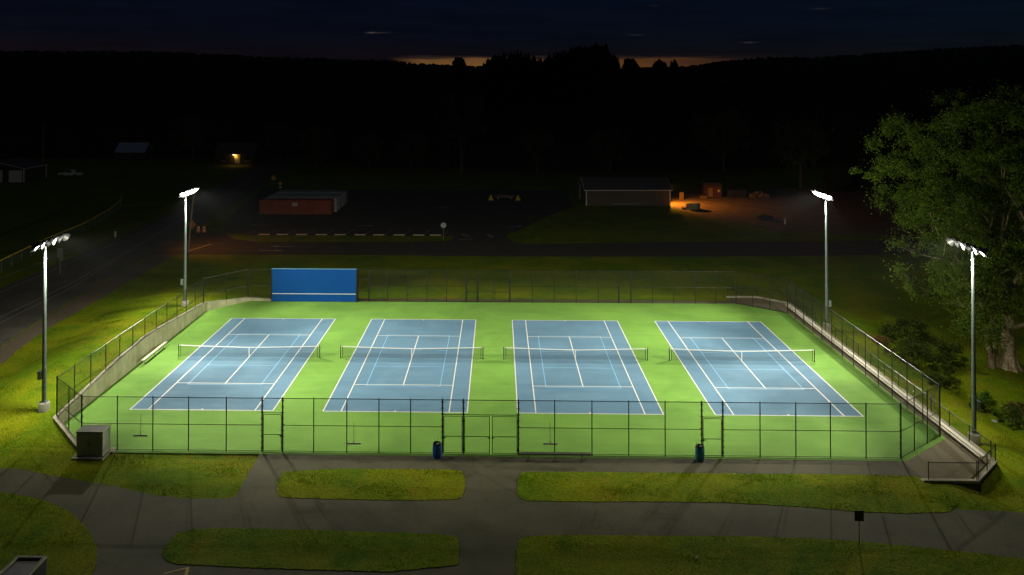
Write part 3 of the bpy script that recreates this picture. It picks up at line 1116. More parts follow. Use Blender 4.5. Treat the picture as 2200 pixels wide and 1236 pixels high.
BX = [12.07, 13.39, 15.47, 17.68, 19.91, 22.13, 24.31, 25.62, 29.26, 31.76, 34.21, 36.67, 39.15, 41.4, 42.8, 45.19, 47.57, 49.94, 52.19, 54.46]
bu = [x - BX[0] for x in BX]
gb = [(BX[0] - BX[0], 13.39 - BX[0]), (24.31 - BX[0], 25.62 - BX[0]), (25.62 - BX[0], 29.26 - BX[0]), (41.4 - BX[0], 42.8 - BX[0])]
fence_run('tall black chain-link fence along the back of the courts, right of the blue board', [(BX[0], YB), (BX[-1], YB)], bu,
          heavy=(0, 1, 6, 7, 8, 13, 14, 19), gaps=gb)
gate('single gate in the back fence, beside the blue board', 12.07, 13.39, YB, 'back gates')
gate('single gate in the back fence, left of the double gate', 24.31, 25.62, YB, 'back gates', -1)
gate('left leaf of the double gate in the back fence', 25.62, 27.44, YB, 'back gates')
gate('right leaf of the double gate in the back fence', 27.44, 29.26, YB, 'back gates', -1)
gate('single gate far to the right in the back fence', 41.4, 42.8, YB, 'back gates', -1)

RY = [-15.15, -12.85, -10.55, -8.2, -5.85, -3.53, -1.2, 1.12, 3.42, 5.75, 8.05, 10.4, 12.73, 15.05]
fence_run('tall black chain-link fence down the right side, beside the bleacher', [(58.9, RY[0]), (58.9, RY[-1])], [y - RY[0] for y in RY], heavy=(0, 13))
Ld = math.hypot(58.9 - 54.52, -15.15 + 18.6)
fence_run('slanting fence corner at the front right of the courts', [(54.52, -18.6), (58.9, -15.15)], [Ld / 3, 2 * Ld / 3])
Ld = math.hypot(58.9 - 54.46, 15.05 - 18.62)
fence_run('slanting fence corner at the back right of the courts', [(58.9, 15.05), (54.46, 18.62)], [Ld / 3, 2 * Ld / 3])
nb = 12
dl = (14.2 + 15.1) / nb
fence_run('black chain-link fence standing on the left concrete wall', [(-3.82, -15.1), (-3.82, 14.2)], [k * dl for k in range(nb + 1)],
          bottom=lambda u: wall_z(-15.1 + u) + 0.0, mid=1.97, heavy=(0, 12), bottom_rail=False)
Ld = math.hypot(3.61, 3.5)


def low_wall(u):
    return 0.80 + (0.22 - 0.80) * u / Ld


fence_run('slanting fence corner at the front left, behind the grey cabinet', [(-3.82, -15.1), (-0.21, -18.6)], [Ld / 2], bottom=low_wall)
Le = math.hypot(3.5, 4.3)
fence_run('slanting fence corner at the back left, on the low wall', [(-3.82, 14.2), (-0.3, 18.5)], [Le / 2, Le], bottom=lambda u: 0.95 + (0.45 - 0.95) * u / Le, heavy=(1,), bottom_rail=False)
fence_run('short back fence between the left corner and the blue board', [(-0.3, 18.5), (2.36, 18.5)], [2.6], bottom=lambda u: 0.42 - 0.2 * u / 2.66, bottom_rail=False)


# ------------------------------------------------------------------ walls
def wall_strip(name, label, line, tops, thick, bottom=-0.3, copew=0.0, outward=1, m=None, cope_h=0.0):
    """wall following a plan polyline; tops per vertex; thickness to the outside (left of travel * outward)"""
    t = thing(name, label, 'wall')
    n = len(line)
    offs = []
    for i in range(n):
        a = Vector(line[max(i - 1, 0)])
        p = Vector(line[i])
        c = Vector(line[min(i + 1, n - 1)])
        d1 = (p - a).normalized() if i > 0 else (c - p).normalized()
        d2 = (c - p).normalized() if i < n - 1 else d1
        nr = (Vector((-d1.y, d1.x)) + Vector((-d2.y, d2.x))).normalized()
        cosv = max(0.5, nr.dot(Vector((-d1.y, d1.x))))
        offs.append(nr * outward / cosv)

    def solid(i0, i1, z0, z1, b):
        vs, fs = [], []
        for i in range(n):
            p = Vector(line[i])
            for off, z in ((i0, z0[i]), (i1, z0[i]), (i1, z1[i]), (i0, z1[i])):
                q = p + offs[i] * off
                vs.append((q.x, q.y, z))
        for i in range(n - 1):
            for k in range(4):
                fs.append((4 * i + k, 4 * i + (k + 1) % 4, 4 * i + 4 + (k + 1) % 4, 4 * i + 4 + k))
        fs.append((3, 2, 1, 0))
        fs.append((4 * n - 4, 4 * n - 3, 4 * n - 2, 4 * n - 1))
        b.add(vs, fs)
    b = MB()
    solid(0, thick, [bottom] * n, [z - cope_h for z in tops], b)
    b.build('wall_face', m or M['concrete'], t)
    if cope_h > 0:
        b = MB()
        solid(-copew, thick + copew, [z - cope_h + 0.003 for z in tops], tops, b)
        b.build('coping', M['coping'], t)
    return t


ly = [-15.1, -12.6, -10.5, -8, -5.6, -3, -0.6, 2.0, 6, 10, 14.35]
line = [(2.2, -18.75), (0.0, -18.75), (-3.68, -15.15)] + [(-3.68, y) for y in ly[1:]] + [(-0.25, 18.52), (2.38, 18.62)]
tops = [0.10, 0.22, 0.80] + [wall_z(y) for y in ly[1:]] + [0.42, 0.22]
wall_strip('retaining_wall', 'weathered concrete retaining wall rising along the left side', line, tops, 0.32, -0.3, 0.015, -1 if False else 1, cope_h=0.05)
line = [(54.35, -21.5), (57.65, -21.5), (60.25, -18.95), (60.25, 18.9), (57.65, 21.4), (54.2, 21.4)]
wall_strip('retaining_wall', 'low pale concrete wall around the right side walkway', line, [0.13] * 6, 0.26, -2.4, 0.02, -1, cope_h=0.10)

# low railings on the right wall
RG = 'low railings on the right wall'


def low_rail(label, pts, nposts):
    L = (Vector(pts[1]) - Vector(pts[0])).length
    return fence_run(label, pts, [L * k / (nposts - 1) for k in range(nposts)], bottom=lambda u: 0.13, top=1.18, mid=None, bottom_rail=False, name='railing', pr=0.03, group=RG, pitch=0.085)


low_rail('low black chain-link railing at the front right corner, facing the camera', [(54.75, -21.62), (57.72, -21.62)], 2)
low_rail('short slanting railing at the front right corner of the walkway', [(57.85, -21.55), (60.4, -19.05)], 3)
low_rail('long low railing along the outer edge of the right walkway', [(60.38, -18.6), (60.38, 18.6)], 16)
low_rail('slanting low railing at the far right corner of the walkway', [(60.3, 18.95), (57.75, 21.5)], 3)
low_rail('low railing behind the back right fence corner', [(57.6, 21.53), (54.3, 21.53)], 3)

# ------------------------------------------------------------------ backboard
t = thing('practice_backboard', 'blue hitting wall with one white net line at the back of the courts', 'backboard', (7.2, 18.35, 0))
b = MB()
b.box((0, 0.06, 1.86), (9.5, 0.12, 3.62))
b.build('panel', M['board'], t)
b = MB()
b.box((0, -0.006, 0.915), (9.46, 0.012, 0.06))
b.build('net_line', M['white'], t)
b = MB()
b.box((0, 0.06, 3.70), (9.62, 0.2, 0.06))
b.build('cap', mat('backboard_cap', (0.10, 0.30, 0.50), 0.5), t)
for s in (-1, 1):
    b = MB()
    b.box((s * 4.80, 0.1, 1.86), (0.09, 0.22, 3.66))
    b.build('end_post', M['vinyl'], t)
for k in range(5):
    MB().box((-4.4 + 2.2 * k, 0.24, 1.8), (0.1, 0.14, 3.55)).build('strut', M['vinyl'], t)


# ------------------------------------------------------------------ floodlight poles
def light_pole(label, x, y, side, zg, ztop, aims):
    """side=+1 lamps look to +x (left poles), -1 to -x"""
    t = thing('floodlight_pole', label, 'floodlight', (x, y, zg), 0, 'court floodlight poles')
    b = MB()
    b.lathe([(0.40, -0.4), (0.40, 0.72), (0.37, 0.76)], n=28)
    b.build('concrete_base', M['base'], t, True)
    H = ztop - zg
    b = MB()
    b.box((0, 0, 0.80), (0.46, 0.46, 0.04))
    for dx in (-.17, .17):
        for dy in (-.17, .17):
            b.cyl((dx, dy, 0.76), (dx, dy, 0.90), 0.018, n=6)
    b.path([(0, 0, 0.76), (0, 0, 3.0), (0, 0, 7.0), (0, 0, H - 0.1), (0, 0, H)], [0.155, 0.148, 0.128, 0.096, 0.06], 16)
    for z in (2.0, 3.3):
        b.cyl((0, 0, z), (0, 0, z + 0.04), 0.165, n=16)
    b.build('pole', M['galv'], t, True)
    b = MB()
    b.box((-side * 0.30, 0, 2.75), (0.26, 0.34, 0.62))
    b.box((-side * 0.15, 0, 2.92), (0.1, 0.06, 0.05))
    b.box((-side * 0.15, 0, 2.58), (0.1, 0.06, 0.05))
    b.build('ballast_box', mat('ballast_box_grey', (0.30, 0.34, 0.31), 0.5, 0.2), t, bevel=0.012)
    b = MB()
    b.box((side * 0.14, 0, H - 0.22), (0.10, 4.5, 0.12))
    b.box((side * 0.05, 0, H - 0.22), (0.22, 0.24, 0.20))
    b.build('crossarm', M['housing'], t)
    for i in range(6):
        yy = (i - 2.5) * 0.76
        ax, ay = aims[i]
        c = Vector((side * 0.50, yy, H + 0.02))
        d = (Vector((ax, ay, 0.0)) - (Vector((x, y, zg)) + c)).normalized()
        rot = d.to_track_quat('Z', 'Y').to_matrix()
        b = MB()
        b.lathe([(0.06, -0.46), (0.13, -0.45), (0.15, -0.27), (0.20, -0.20), (0.33, -0.02), (0.345, 0.0), (0.345, 0.03), (0.315, 0.03), (0.295, -0.02)], c, 20, rot)
        # yoke bracket down to the arm
        b.cyl(c + rot @ Vector((0, 0, -0.3)), (side * 0.17, yy, H - 0.18), 0.03, n=6)
        h = b.build('lamp_head', M['housing'], t, True)
        b = MB()
        b.lathe([(0.001, 0.014), (0.29, 0.008), (0.29, -0.004)], c, 20, rot)
        b.build('lens', M['lens'], h, True)
        # visor over the upper half of the rim
        up = (Vector((0, 0, 1)) - d * d.z).normalized()
        sd = d.cross(up)
        vs = []
        for k in range(9):
            w = math.pi * (k / 8)
            p = c + (sd * math.cos(w) + up * math.sin(w)) * 0.350
            vs += [p + d * 0.02, p + d * (0.02 + 0.16 * math.sin(w))]
        MB().add(vs, [(2 * k, 2 * k + 2, 2 * k + 3, 2 * k + 1) for k in range(8)]).build('visor', M['housing'], h)
        L = bpy.data.lights.new('lamp_light', 'SPOT')
        L.energy = LAMP_W
        L.color = LAMP_COL
        L.spot_size = R(67)
        L.spot_blend = 1.0
        L.shadow_soft_size = 0.2
        lo = bpy.data.objects.new('lamp_light', L)
        C.objects.link(lo)
        lo.parent = t
        lo.location = c + d * 0.24
        lo.rotation_euler = d.to_track_quat('-Z', 'Y').to_euler()
    L = bpy.data.lights.new('lamp_spill', 'SPOT')
    L.energy = SPILL_W * (1.05 if side > 0 else 0.45)
    L.color = LAMP_COL
    L.spot_size = R(117)
    L.spot_blend = 1.0
    L.shadow_soft_size = 0.25
    lo = bpy.data.objects.new('lamp_spill', L)
    C.objects.link(lo)
    lo.parent = t
    lo.location = (side * 0.55, 0, H - 0.6)
    lo.rotation_euler = Vector((-side * 0.24, 0.34 * (-1 if y > 0 else 1), -1)).to_track_quat('-Z', 'Y').to_euler()
    L = bpy.data.lights.new('lamp_glow', 'POINT')
    L.energy = GLOW_W * (1.0 if side > 0 else 1.5)
    L.color = LAMP_COL
    L.shadow_soft_size = 0.25
    lo = bpy.data.objects.new('lamp_glow', L)
    C.objects.link(lo)
    lo.parent = t
    lo.location = (side * 1.9, 0, H - 0.2)
    return t


def mirror(aims):
    return [(a, -c) for a, c in reversed(aims)]


AW = [(14.3, -13.4), (42.2, -4.8), (15.2, 8.2), (42.1, -4.4), (28.5, 8.2), (1.9, 9.4)]
light_pole('floodlight pole nearest the grey cabinet at the front left', -5.35, -14.05, 1, 0.62, 13.1, AW)
light_pole('floodlight pole behind the left concrete wall, farther from the camera', -5.35, 12.9, 1, 0.78, 13.05, mirror(AW))
AE = [(55.7 - a, c) for a, c in AW]
light_pole('floodlight pole by the front right corner, in front of the big tree', 61.75, -14.3, -1, -0.85, 13.1, AE)
light_pole('floodlight pole outside the right fence, farther from the camera', 61.8, 11.9, -1, -0.80, 13.1, mirror(AE))


# ------------------------------------------------------------------ benches and bleacher
def plank_bench(label, loc, rz, L, h, depth, legs, m, planks=1, name='bench', cat='bench'):
    t = thing(name, label, cat, loc, rz)
    b = MB()
    b.box((0, 0, h), (L, depth, 0.05))
    b.box((0, -depth / 2 + 0.01, h - 0.035), (L, 0.02, 0.05))
    b.build('seat', m, t, bevel=0.006)
    for x in legs:
        b = MB()
        b.cyl((x, 0, 0.04), (x, 0, h - 0.02), 0.028, n=8)
        b.box((x, 0, 0.03), (0.07, depth * 1.5, 0.04))
        b.cyl((x, -depth * .4, h - 0.05), (x, 0, h - 0.25), 0.018, n=6)
        b.cyl((x, depth * .4, h - 0.05), (x, 0, h - 0.25), 0.018, n=6)
        b.build('leg', m, t)
    return t


plank_bench('long backless plank bench outside the front fence', (31.68, -19.42, 0.02), 0.0, 4.7, 0.47, 0.27, (-1.75, 0.0, 1.75), M['dullalum'])
plank_bench('silver plank bench against the left concrete wall', (-3.16, 0.1, 0.02), math.pi / 2, 5.1, 0.45, 0.28, (-2.0, 0.0, 2.0), M['housing2'])
t = thing('bleacher', 'very long silver bench running along the right walkway', 'bench', (59.6, -1.1, 0.016))
b = MB()
b.box((0.06, 0, 0.43), (0.27, 36.0, 0.045))
b.build('seat', M['alum'], t, bevel=0.006)
b = MB()
b.box((-0.24, 0, 0.41), (0.11, 36.0, 0.04))
b.build('front_plank', M['alum'], t, bevel=0.006)
for k in range(19):
    b = MB()
    y = -17.6 + k * 35.2 / 18
    b.box((-0.02, y, 0.378), (0.50, 0.06, 0.05))
    b.cyl((0.03, y, 0.0), (0.03, y, 0.36), 0.03, n=8)
    b.box((0.0, y, 0.02), (0.4, 0.07, 0.03))
    b.build('leg', M['dullalum'], t)

# ------------------------------------------------------------------ utility cabinet, barrels, squeegees, sign, low box
t = thing('utility_cabinet', 'big grey-green metal cabinet on a concrete pad by the front left fence corner', 'cabinet', (0.93, -19.25, 0))
b = MB()
b.box((0, 0, 0.05), (2.1, 1.75, 0.14))
b.build('concrete_pad', M['coping'], t, bevel=0.01)
b = MB()
b.box((0, 0.0, 0.90), (1.78, 1.05, 1.56))
b.build('body', M['cabinet'], t, bevel=0.02)
b = MB()
b.box((0, 0.0, 1.715), (1.84, 1.11, 0.07))
b.build('lid', M['cabtop'], t, bevel=0.02)
for s in (-1, 1):
    b = MB()
    b.box((s * 0.44, -0.536, 0.88), (0.84, 0.02, 1.42))
    d = b.build('door', M['cabinet'], t, bevel=0.006)
    MB().box((s * 0.08, -0.56, 0.95), (0.03, 0.03, 0.22)).build('handle', M['dullalum'], d)
b = MB()
b.box((-0.915, -0.1, 1.35), (0.05, 0.25, 0.3))
b.build('side_box', M['cabinet'], t)


def barrel(label, x, y, m, seed):
    t = thing('trash_barrel', label, 'trash barrel', (x, y, 0.012), 0.3 * seed, 'plastic drum trash barrels')
    prof = [(0.26, 0.0), (0.285, 0.03), (0.30, 0.20), (0.305, 0.30), (0.315, 0.32), (0.305, 0.34), (0.308, 0.60), (0.318, 0.62), (0.308, 0.64), (0.30, 0.80), (0.275, 0.92), (0.265, 0.94), (0.25, 0.94),
            (0.25, 0.80)]
    MB().lathe(prof, n=28).build('drum', m, t, True)
    MB().lathe([(0.001, 0.86), (0.18, 0.85), (0.247, 0.90), (0.262, 0.955), (0.275, 0.955), (0.282, 0.90), (0.286, 0.86)], n=28).build('bin_liner', M['liner'], t, True)
    MB().box((0.04, -0.03, 0.90), (0.16, 0.12, 0.08), 0.4).build('litter', M['pale'], t, bevel=0.01)
    b = MB()
    b.path([(-0.05, 0.2, 0.88), (-0.09, 0.22, 1.1), (-0.14, 0.24, 1.38)], [0.01, 0.009, 0.006], 5)
    b.path([(0.05, 0.2, 0.88), (0.10, 0.22, 1.1), (0.13, 0.24, 1.3)], [0.01, 0.009, 0.006], 5)
    b.build('twig', M['dark'], t)
    return t


barrel('dark blue plastic drum trash barrel by the middle front gate', 23.9, -19.12, M['barrel_b'], 1)
barrel('dirty teal plastic drum trash barrel by the right front gate', 41.2, -19.12, M['barrel_t'], 2)


def squeegee(x, zb, m, label, lean):
    t = thing('court_squeegee', label, 'squeegee', (x, -18.50, zb), 0, 'squeegees hanging on the front fence')
    b = MB()
    b.box((0, 0, 0.0), (0.95, 0.05, 0.06))
    b.box((0, 0.0, -0.05), (0.93, 0.016, 0.05))
    b.build('blade', m, t)
    b = MB()
    b.cyl((0, 0, 0.02), (lean, 0.02, 1.42), 0.013, n=8)
    b.cyl((-0.07, 0, 0.02), (0, 0, 0.16), 0.008, n=6)
    b.cyl((0.07, 0, 0.02), (0, 0, 0.16), 0.008, n=6)
    b.build('handle', M['dark'], t)
    return t


squeegee(3.76, 0.98, M['dark'], 'black court squeegee hung on the front fence near the cabinet', 0.03)
squeegee(18.25, 0.60, M['pale'], 'pale-headed court squeegee hung on the fence left of the blue barrel', 0.0)
squeegee(31.42, 0.72, M['pale'], 'pale-headed court squeegee hung on the fence above the plank bench', -0.02)

t = thing('park_sign', 'small dark brown sign on a post in the bottom right grass', 'sign', (47.35, -28.75, 0.02))
MB().box((0, 0, 0.72), (0.06, 0.05, 1.5)).build('post', M['wood'], t)
b = MB()
b.box((0, -0.045, 1.56), (0.50, 0.03, 0.56))
b.build('sign_board', M['brownsign'], t, bevel=0.008)

t = thing('valve_box', 'low dark box with a pale rim at the bottom left edge of the photo', 'box', (4.35, -33.45, 0.0))
b = MB()
b.add([(-0.95, -1.2, 0), (0.75, -1.2, 0), (0.75, 1.1, 0), (-0.75, 1.1, 0), (-0.95, -1.2, 0.82), (0.75, -1.2, 0.82), (0.75, 1.1, 0.82), (-0.75, 1.1, 0.82)],
      [(3, 2, 1, 0), (4, 5, 6, 7), (0, 1, 5, 4), (1, 2, 6, 5), (2, 3, 7, 6), (3, 0, 4, 7)])
b.build('body', M['dark'], t)
b = MB()
b.box((0, 1.03, 0.87), (1.52, 0.16, 0.1))
b.box((0.68, -0.10, 0.87), (0.15, 2.1, 0.1))
b.box((-0.78, -0.10, 0.87), (0.12, 2.12, 0.1), -0.085)
b.build('rim', M['base'], t)

# two sprinkler heads / scraps of paper on the lawn
for (x, y, z, l) in ((38.35, -30.3, 0.09, 'crumpled white paper scrap on the bottom right grass'), (11.0, -1.0, 0, None)):
    if l:
        vs, fs = crown_blob(np.random.default_rng(5), (x, y, z - 0.03), 0.09, 0.09, 4, 6)
        tag(MB().add(vs, fs).build('paper_scrap', M['band']), l, 'litter')


# ------------------------------------------------------------------ grass blades (stuff)
def pip(poly, X, Y):
    inside = np.zeros(len(X), bool)
    n = len(poly)
    for i in range(n):
        x1, y1 = poly[i]
        x2, y2 = poly[(i + 1) % n]
        if y1 == y2:
            continue
        c = ((Y < y1) != (Y < y2)) & (X < (x2 - x1) * (Y - y1) / (y2 - y1) + x1)
        inside ^= c
    return inside


def blades():
    rng = np.random.default_rng(11)
    regs = []
    for p in LAWN_POLYS:
        regs.append((p, 95 if min(q[1] for q in p) > -26 else 40, 'lawn'))
    up = [(-16, -17.6), (-4.4, -20.85), (0.5, -22.35), (4.4, -23.4), (7.2, -24.4), (9.3, -24.75), (11.5, -24.7), (12.1, -24.4), (12.05, -19.0), (2.3, -19.05), (-0.2, -19.1), (-4.1, -15.2), (-4.1, 16), (-1, 19.2), (-4, 28), (-17, 28), (-16.5, 3), (-15.2, -8)]
    regs.append((up, 70, 'ground'))
    regs.append(([(54.9, -22.0), (57.9, -22.0), (60.8, -19.2), (60.8, 24), (72, 24), (76, -10), (70, -26.2), (60.5, -25.4), (57.5, -24.95), (55.5, -24.9)], 45, 'ground'))
    regs.append(([(-4, 20.5), (60, 20.5), (60, 42), (-12, 42)], 10, 'ground'))
    Ps = []
    for p, dens, kind in regs:
        a = np.array(p)
        lo, hi = a.min(0), a.max(0)
        n = int((hi - lo).prod() * dens)
        X = rng.uniform(lo[0], hi[0], n)
        Y = rng.uniform(lo[1], hi[1], n)
        k = pip(p, X, Y)
        # clumping
        cl = np.sin(X * 1.7 + 2 * np.sin(Y * 0.9)) * np.sin(Y * 2.1 + 1.3 * np.sin(X * 1.1))
        k &= rng.uniform(-0.9, 1.4, n) > -cl * 0.9 - 0.5
        X, Y = X[k], Y[k]
        Z = np.full(len(X), 0.03) if kind == 'lawn' else hz(X, Y) - 0.005
        Ps.append(np.stack([X, Y, Z], 1))
    P = np.concatenate(Ps)
    # drop blades standing on cabinet pad / footings
    k = ~((np.abs(P[:, 0] - 0.93) < 1.1) & (np.abs(P[:, 1] + 19.25) < 0.95))
    k &= ~((np.abs(P[:, 0] - 4.35) < 0.9) & (np.abs(P[:, 1] + 33.45) < 1.2))
    P = P[k]
    n = len(P)
    ang = rng.uniform(0, 2 * np.pi, n)
    h = rng.uniform(0.025, 0.055, n) * (1 + 0.9 * np.clip(np.sin(P[:, 0] * 0.9 + 2 * np.sin(P[:, 1] * 0.7)) + np.sin(P[:, 1] * 1.9 + P[:, 0] * 0.4), -0.4, 2))
    w = rng.uniform(0.012, 0.034, n)
    lean = rng.normal(0, 0.035, (n, 2))
    dx, dy = np.cos(ang) * w, np.sin(ang) * w
    V = np.zeros((n, 3, 3))
    V[:, 0] = P + np.stack([dx, dy, np.zeros(n)], 1)
    V[:, 1] = P - np.stack([dx, dy, np.zeros(n)], 1)
    V[:, 2] = P + np.stack([lean[:, 0], lean[:, 1], h], 1)
    o = np_mesh('grass', V.reshape(-1, 3), np.arange(3 * n).reshape(n, 3), M['blade'])
    tag(o, 'short uneven grass blades covering the lawns and banks', 'grass', kind='stuff')


blades()


# ------------------------------------------------------------------ trees and bushes
def leaf_cloud(rng, centers, radii, per, size, flat=0.75):
    cs = np.repeat(np.arange(len(centers)), per)
    n = len(cs)
    d = rng.normal(0, 1, (n, 3))
    d /= np.linalg.norm(d, axis=1, keepdims=True)
    rr = rng.uniform(0.25, 1.0, n) ** 0.6
    rr = np.minimum(np.abs(rng.normal(0, 0.62, n)), 1.7)
    P = centers[cs] + d * (radii[cs] * rr)[:, None] * np.array([1, 1, flat])
    s = size * rng.uniform(0.55, 1.3, n)
    a = rng.normal(0, 1, (n, 3))
    a /= np.linalg.norm(a, axis=1, keepdims=True)
    b = np.cross(a, rng.normal(0, 1, (n, 3)))
    b /= np.linalg.norm(b, axis=1, keepdims=True)
    a = a * s[:, None]
    b = b * (s * 0.55)[:, None]
    V = np.stack([P - a, P + b, P + a, P - b], 1).reshape(-1, 3)
    return V, np.arange(4 * n).reshape(n, 4)


def limb(b, rng, p, d, L, r, depth, tips, spread=0.55, up=0.25, n=6):
    pts = [Vector(p)]
    d = Vector(d).normalized()
    m = 5
    for k in range(m):
        d = (d + Vector((rng.normal(0, 0.10), rng.normal(0, 0.10), up * 0.12))).normalized()
        pts.append(pts[-1] + d * (L / m))
    b.path(pts, [r * (1 - 0.5 * i / m) for i in range(m + 1)], max(5, n))
    if depth == 0:
        tips.append(pts[-1])
        return
    for k in range(3 if depth > 1 else 2):
        i = m - 2 + (k % 2) if k else m
        q = pts[min(i, m)]
        nd = (d + Vector((rng.normal(0, spread), rng.normal(0, spread), rng.normal(0.1, spread * 0.6)))).normalized()
        limb(b, rng, q, nd, L * rng.uniform(0.55, 0.8), r * 0.5, depth - 1, tips, spread, up, n - 1)
    tips.append(pts[-1])


def big_tree():
    rng = np.random.default_rng(21)
    base = Vector((75.3, 3.9, -1.62))
    t = thing('cottonwood_tree', 'huge leafy tree with pale forked trunks at the right edge', 'tree', base)
    b = MB()
    tips = []
    # main stem: flared, forking at about 4 m; two slimmer stems beside it
    b.path([(0.1, 0, -0.3), (0.08, 0, 0.2), (0.05, 0, 1.2), (0.0, 0, 3.0), (0.1, 0, 5.2), (0.2, 0, 6.6)], [0.85, 0.70, 0.60, 0.54, 0.48, 0.44], 14)
    for k in range(7):
        w = 2 * math.pi * k / 7 + 0.3
        b.path([(0.1 + math.cos(w) * 0.95, math.sin(w) * 0.95, -0.3), (0.1 + math.cos(w) * 0.66, math.sin(w) * 0.66, 0.2), (0.07 + math.cos(w) * 0.42, math.sin(w) * 0.42, 1.5)], [0.18, 0.17, 0.1], 7)
    b.path([(-1.6, -0.2, -0.3), (-1.75, -0.3, 1.0), (-2.3, -0.6, 3.5), (-2.7, -0.8, 5.6)], [0.36, 0.31, 0.26, 0.20], 10)
    b.path([(-0.9, 0.3, -0.3), (-0.95, 0.4, 2.0), (-1.2, 0.6, 5.0)], [0.26, 0.21, 0.15], 8)
    for p, d, L, r in (((0.2, 0, 6.5), (-0.30, -0.1, 0.95), 5.6, 0.36), ((0.2, 0, 6.5), (0.42, -0.1, 0.90), 6.2, 0.40), ((0.1, 0, 5.4), (0.25, 0.8, 0.8), 5.0, 0.28),
                       ((0.05, 0, 4.6), (-0.8, -0.5, 0.6), 4.6, 0.20), ((-2.7, -0.8, 5.5), (-0.55, -0.2, 0.9), 5.0, 0.2), ((-2.6, -0.75, 5.0), (-0.9, -0.5, 0.45), 4.2, 0.15),
                       ((-1.2, 0.6, 4.9), (-0.35, 0.6, 0.9), 5.0, 0.13), ((0.0, 0, 3.4), (0.9, -0.6, 0.5), 4.0, 0.2), ((0.1, 0, 4.0), (-0.9, 0.3, 0.3), 4.0, 0.16)):
        limb(b, rng, p, d, L, r, 3, tips, 0.5, 0.25, 8)
    b.build('trunk', M['bark'], t, True)
    # crown envelope: outline in the x-z plane, depth from local width
    sil = [(86, 24.5), (77.6, 24.0), (73.7, 23.8), (71.1, 23.5), (69.6, 22.6), (68.3, 21.0), (67.2, 22.3), (66.5, 21.8), (64.9, 20.6), (64.0, 19.8), (64.2, 18.9), (63.2, 17.8), (63.1, 16.3), (62.9, 14.4),
           (63.5, 14.1), (64.4, 13.2), (65.9, 12.7), (66.2, 11.9), (68.2, 11.6), (68.6, 10.6), (68.2, 9.2), (69.5, 8.0), (70.4, 6.8), (69.6, 5.8), (70.7, 4.2), (70.0, 2.4), (71.0, 1.2), (72.8, 1.2), (74.4, 3.0),
           (76.0, 4.6), (78, 2.0), (84, 2.0), (90, 8), (91, 18)]
    poly = [(a, c) for a, c in sil]
    cx, cz = [], []
    while len(cx) < 900:
        X = rng.uniform(62, 91, 400)
        Z = rng.uniform(1.5, 24.5, 400)
        k = pip(poly, X, Z)
        cx += list(X[k])
        cz += list(Z[k])
    cx, cz = np.array(cx[:900]), np.array(cz[:900])
    # more leaves near the outer shell
    # hanging skirt of foliage in front of and around the stems
    ex = rng.uniform(69.6, 79.5, 170)
    ez = rng.uniform(1.2, 10.5, 170)
    kk = pip([(69.6, 7), (70.2, 2.0), (72.6, 0.9), (74.2, 4.2), (76.6, 4.6), (78.0, 2.4), (80, 2.4), (80, 10.5), (69.6, 10.5)], ex, ez)
    ex, ez = ex[kk], ez[kk]
    ey = rng.uniform(0.2, 5.5, len(ex))
    kk = ~((np.abs(ex - 75.6) < 1.0) & (ez > 6.2) & (ez < 9.5) & (ey < 4.5))
    ex, ey, ez = ex[kk], ey[kk], ez[kk]
    hw = np.interp(cz, [1, 5, 10, 15, 20, 24.5], [3.0, 5.0, 8.0, 9.5, 8.0, 3.0])
    cy = 4.0 + hw * rng.uniform(-1, 1, 900) * np.sqrt(np.clip(1 - ((cx - 76.5) / 15.5) ** 2, 0.05, 1))
    # keep the fork and lower stems readable from the front
    k = ~((cz < 8.0) & (cz > 2) & (np.abs(cx - 75.5) < 1.3) & (cy < 5.5)) & ~((cz < 3.4) & (np.abs(cx - 74.2) < 2.0) & (cy < 5.5))
    cen = np.concatenate([np.stack([cx, cy, cz], 1)[k], np.stack([ex, ey, ez], 1)]) - np.array(base)
    tp = np.array([list(p) for p in tips])
    tp = tp[(tp[:, 2] > 6)]
    cen = np.concatenate([cen, tp])
    rad = rng.uniform(0.35, 1.25, len(cen))
    V, F = leaf_cloud(rng, cen, rad, 230, 0.105, 0.8)
    np_mesh('crown', V, F, M['leaf'], t)


big_tree()


def bush(name, label, cat, loc, r, h, nclump, per, size, m, seed, group=None, woody=True):
    rng = np.random.default_rng(seed)
    t = thing(name, label, cat, (loc[0], loc[1], float(hz(loc[0], loc[1])) if len(loc) < 3 else loc[2]), 0, group)
    c = np.stack([rng.uniform(-r, r, nclump), rng.uniform(-r, r, nclump), rng.uniform(0.15, 1, nclump) * h * 0.9], 1)
    c[:, :2] *= np.sqrt(np.clip(1.05 - (c[:, 2:3] / h) ** 2, 0.05, 1))
    rad = rng.uniform(0.18, 0.34, nclump) * min(r, h) * 1.1
    V, F = leaf_cloud(rng, c, rad, per, size)
    np_mesh('foliage', V, F, m, t)
    b = MB()
    for k in range(7):
        p = c[rng.integers(nclump)]
        b.path([(0.1 * rng.normal(), 0.1 * rng.normal(), -0.05), tuple(p * 0.5), tuple(p)], [0.04, 0.025, 0.01], 5)
    b.build('stem', M['darkbark'], t)
    return t


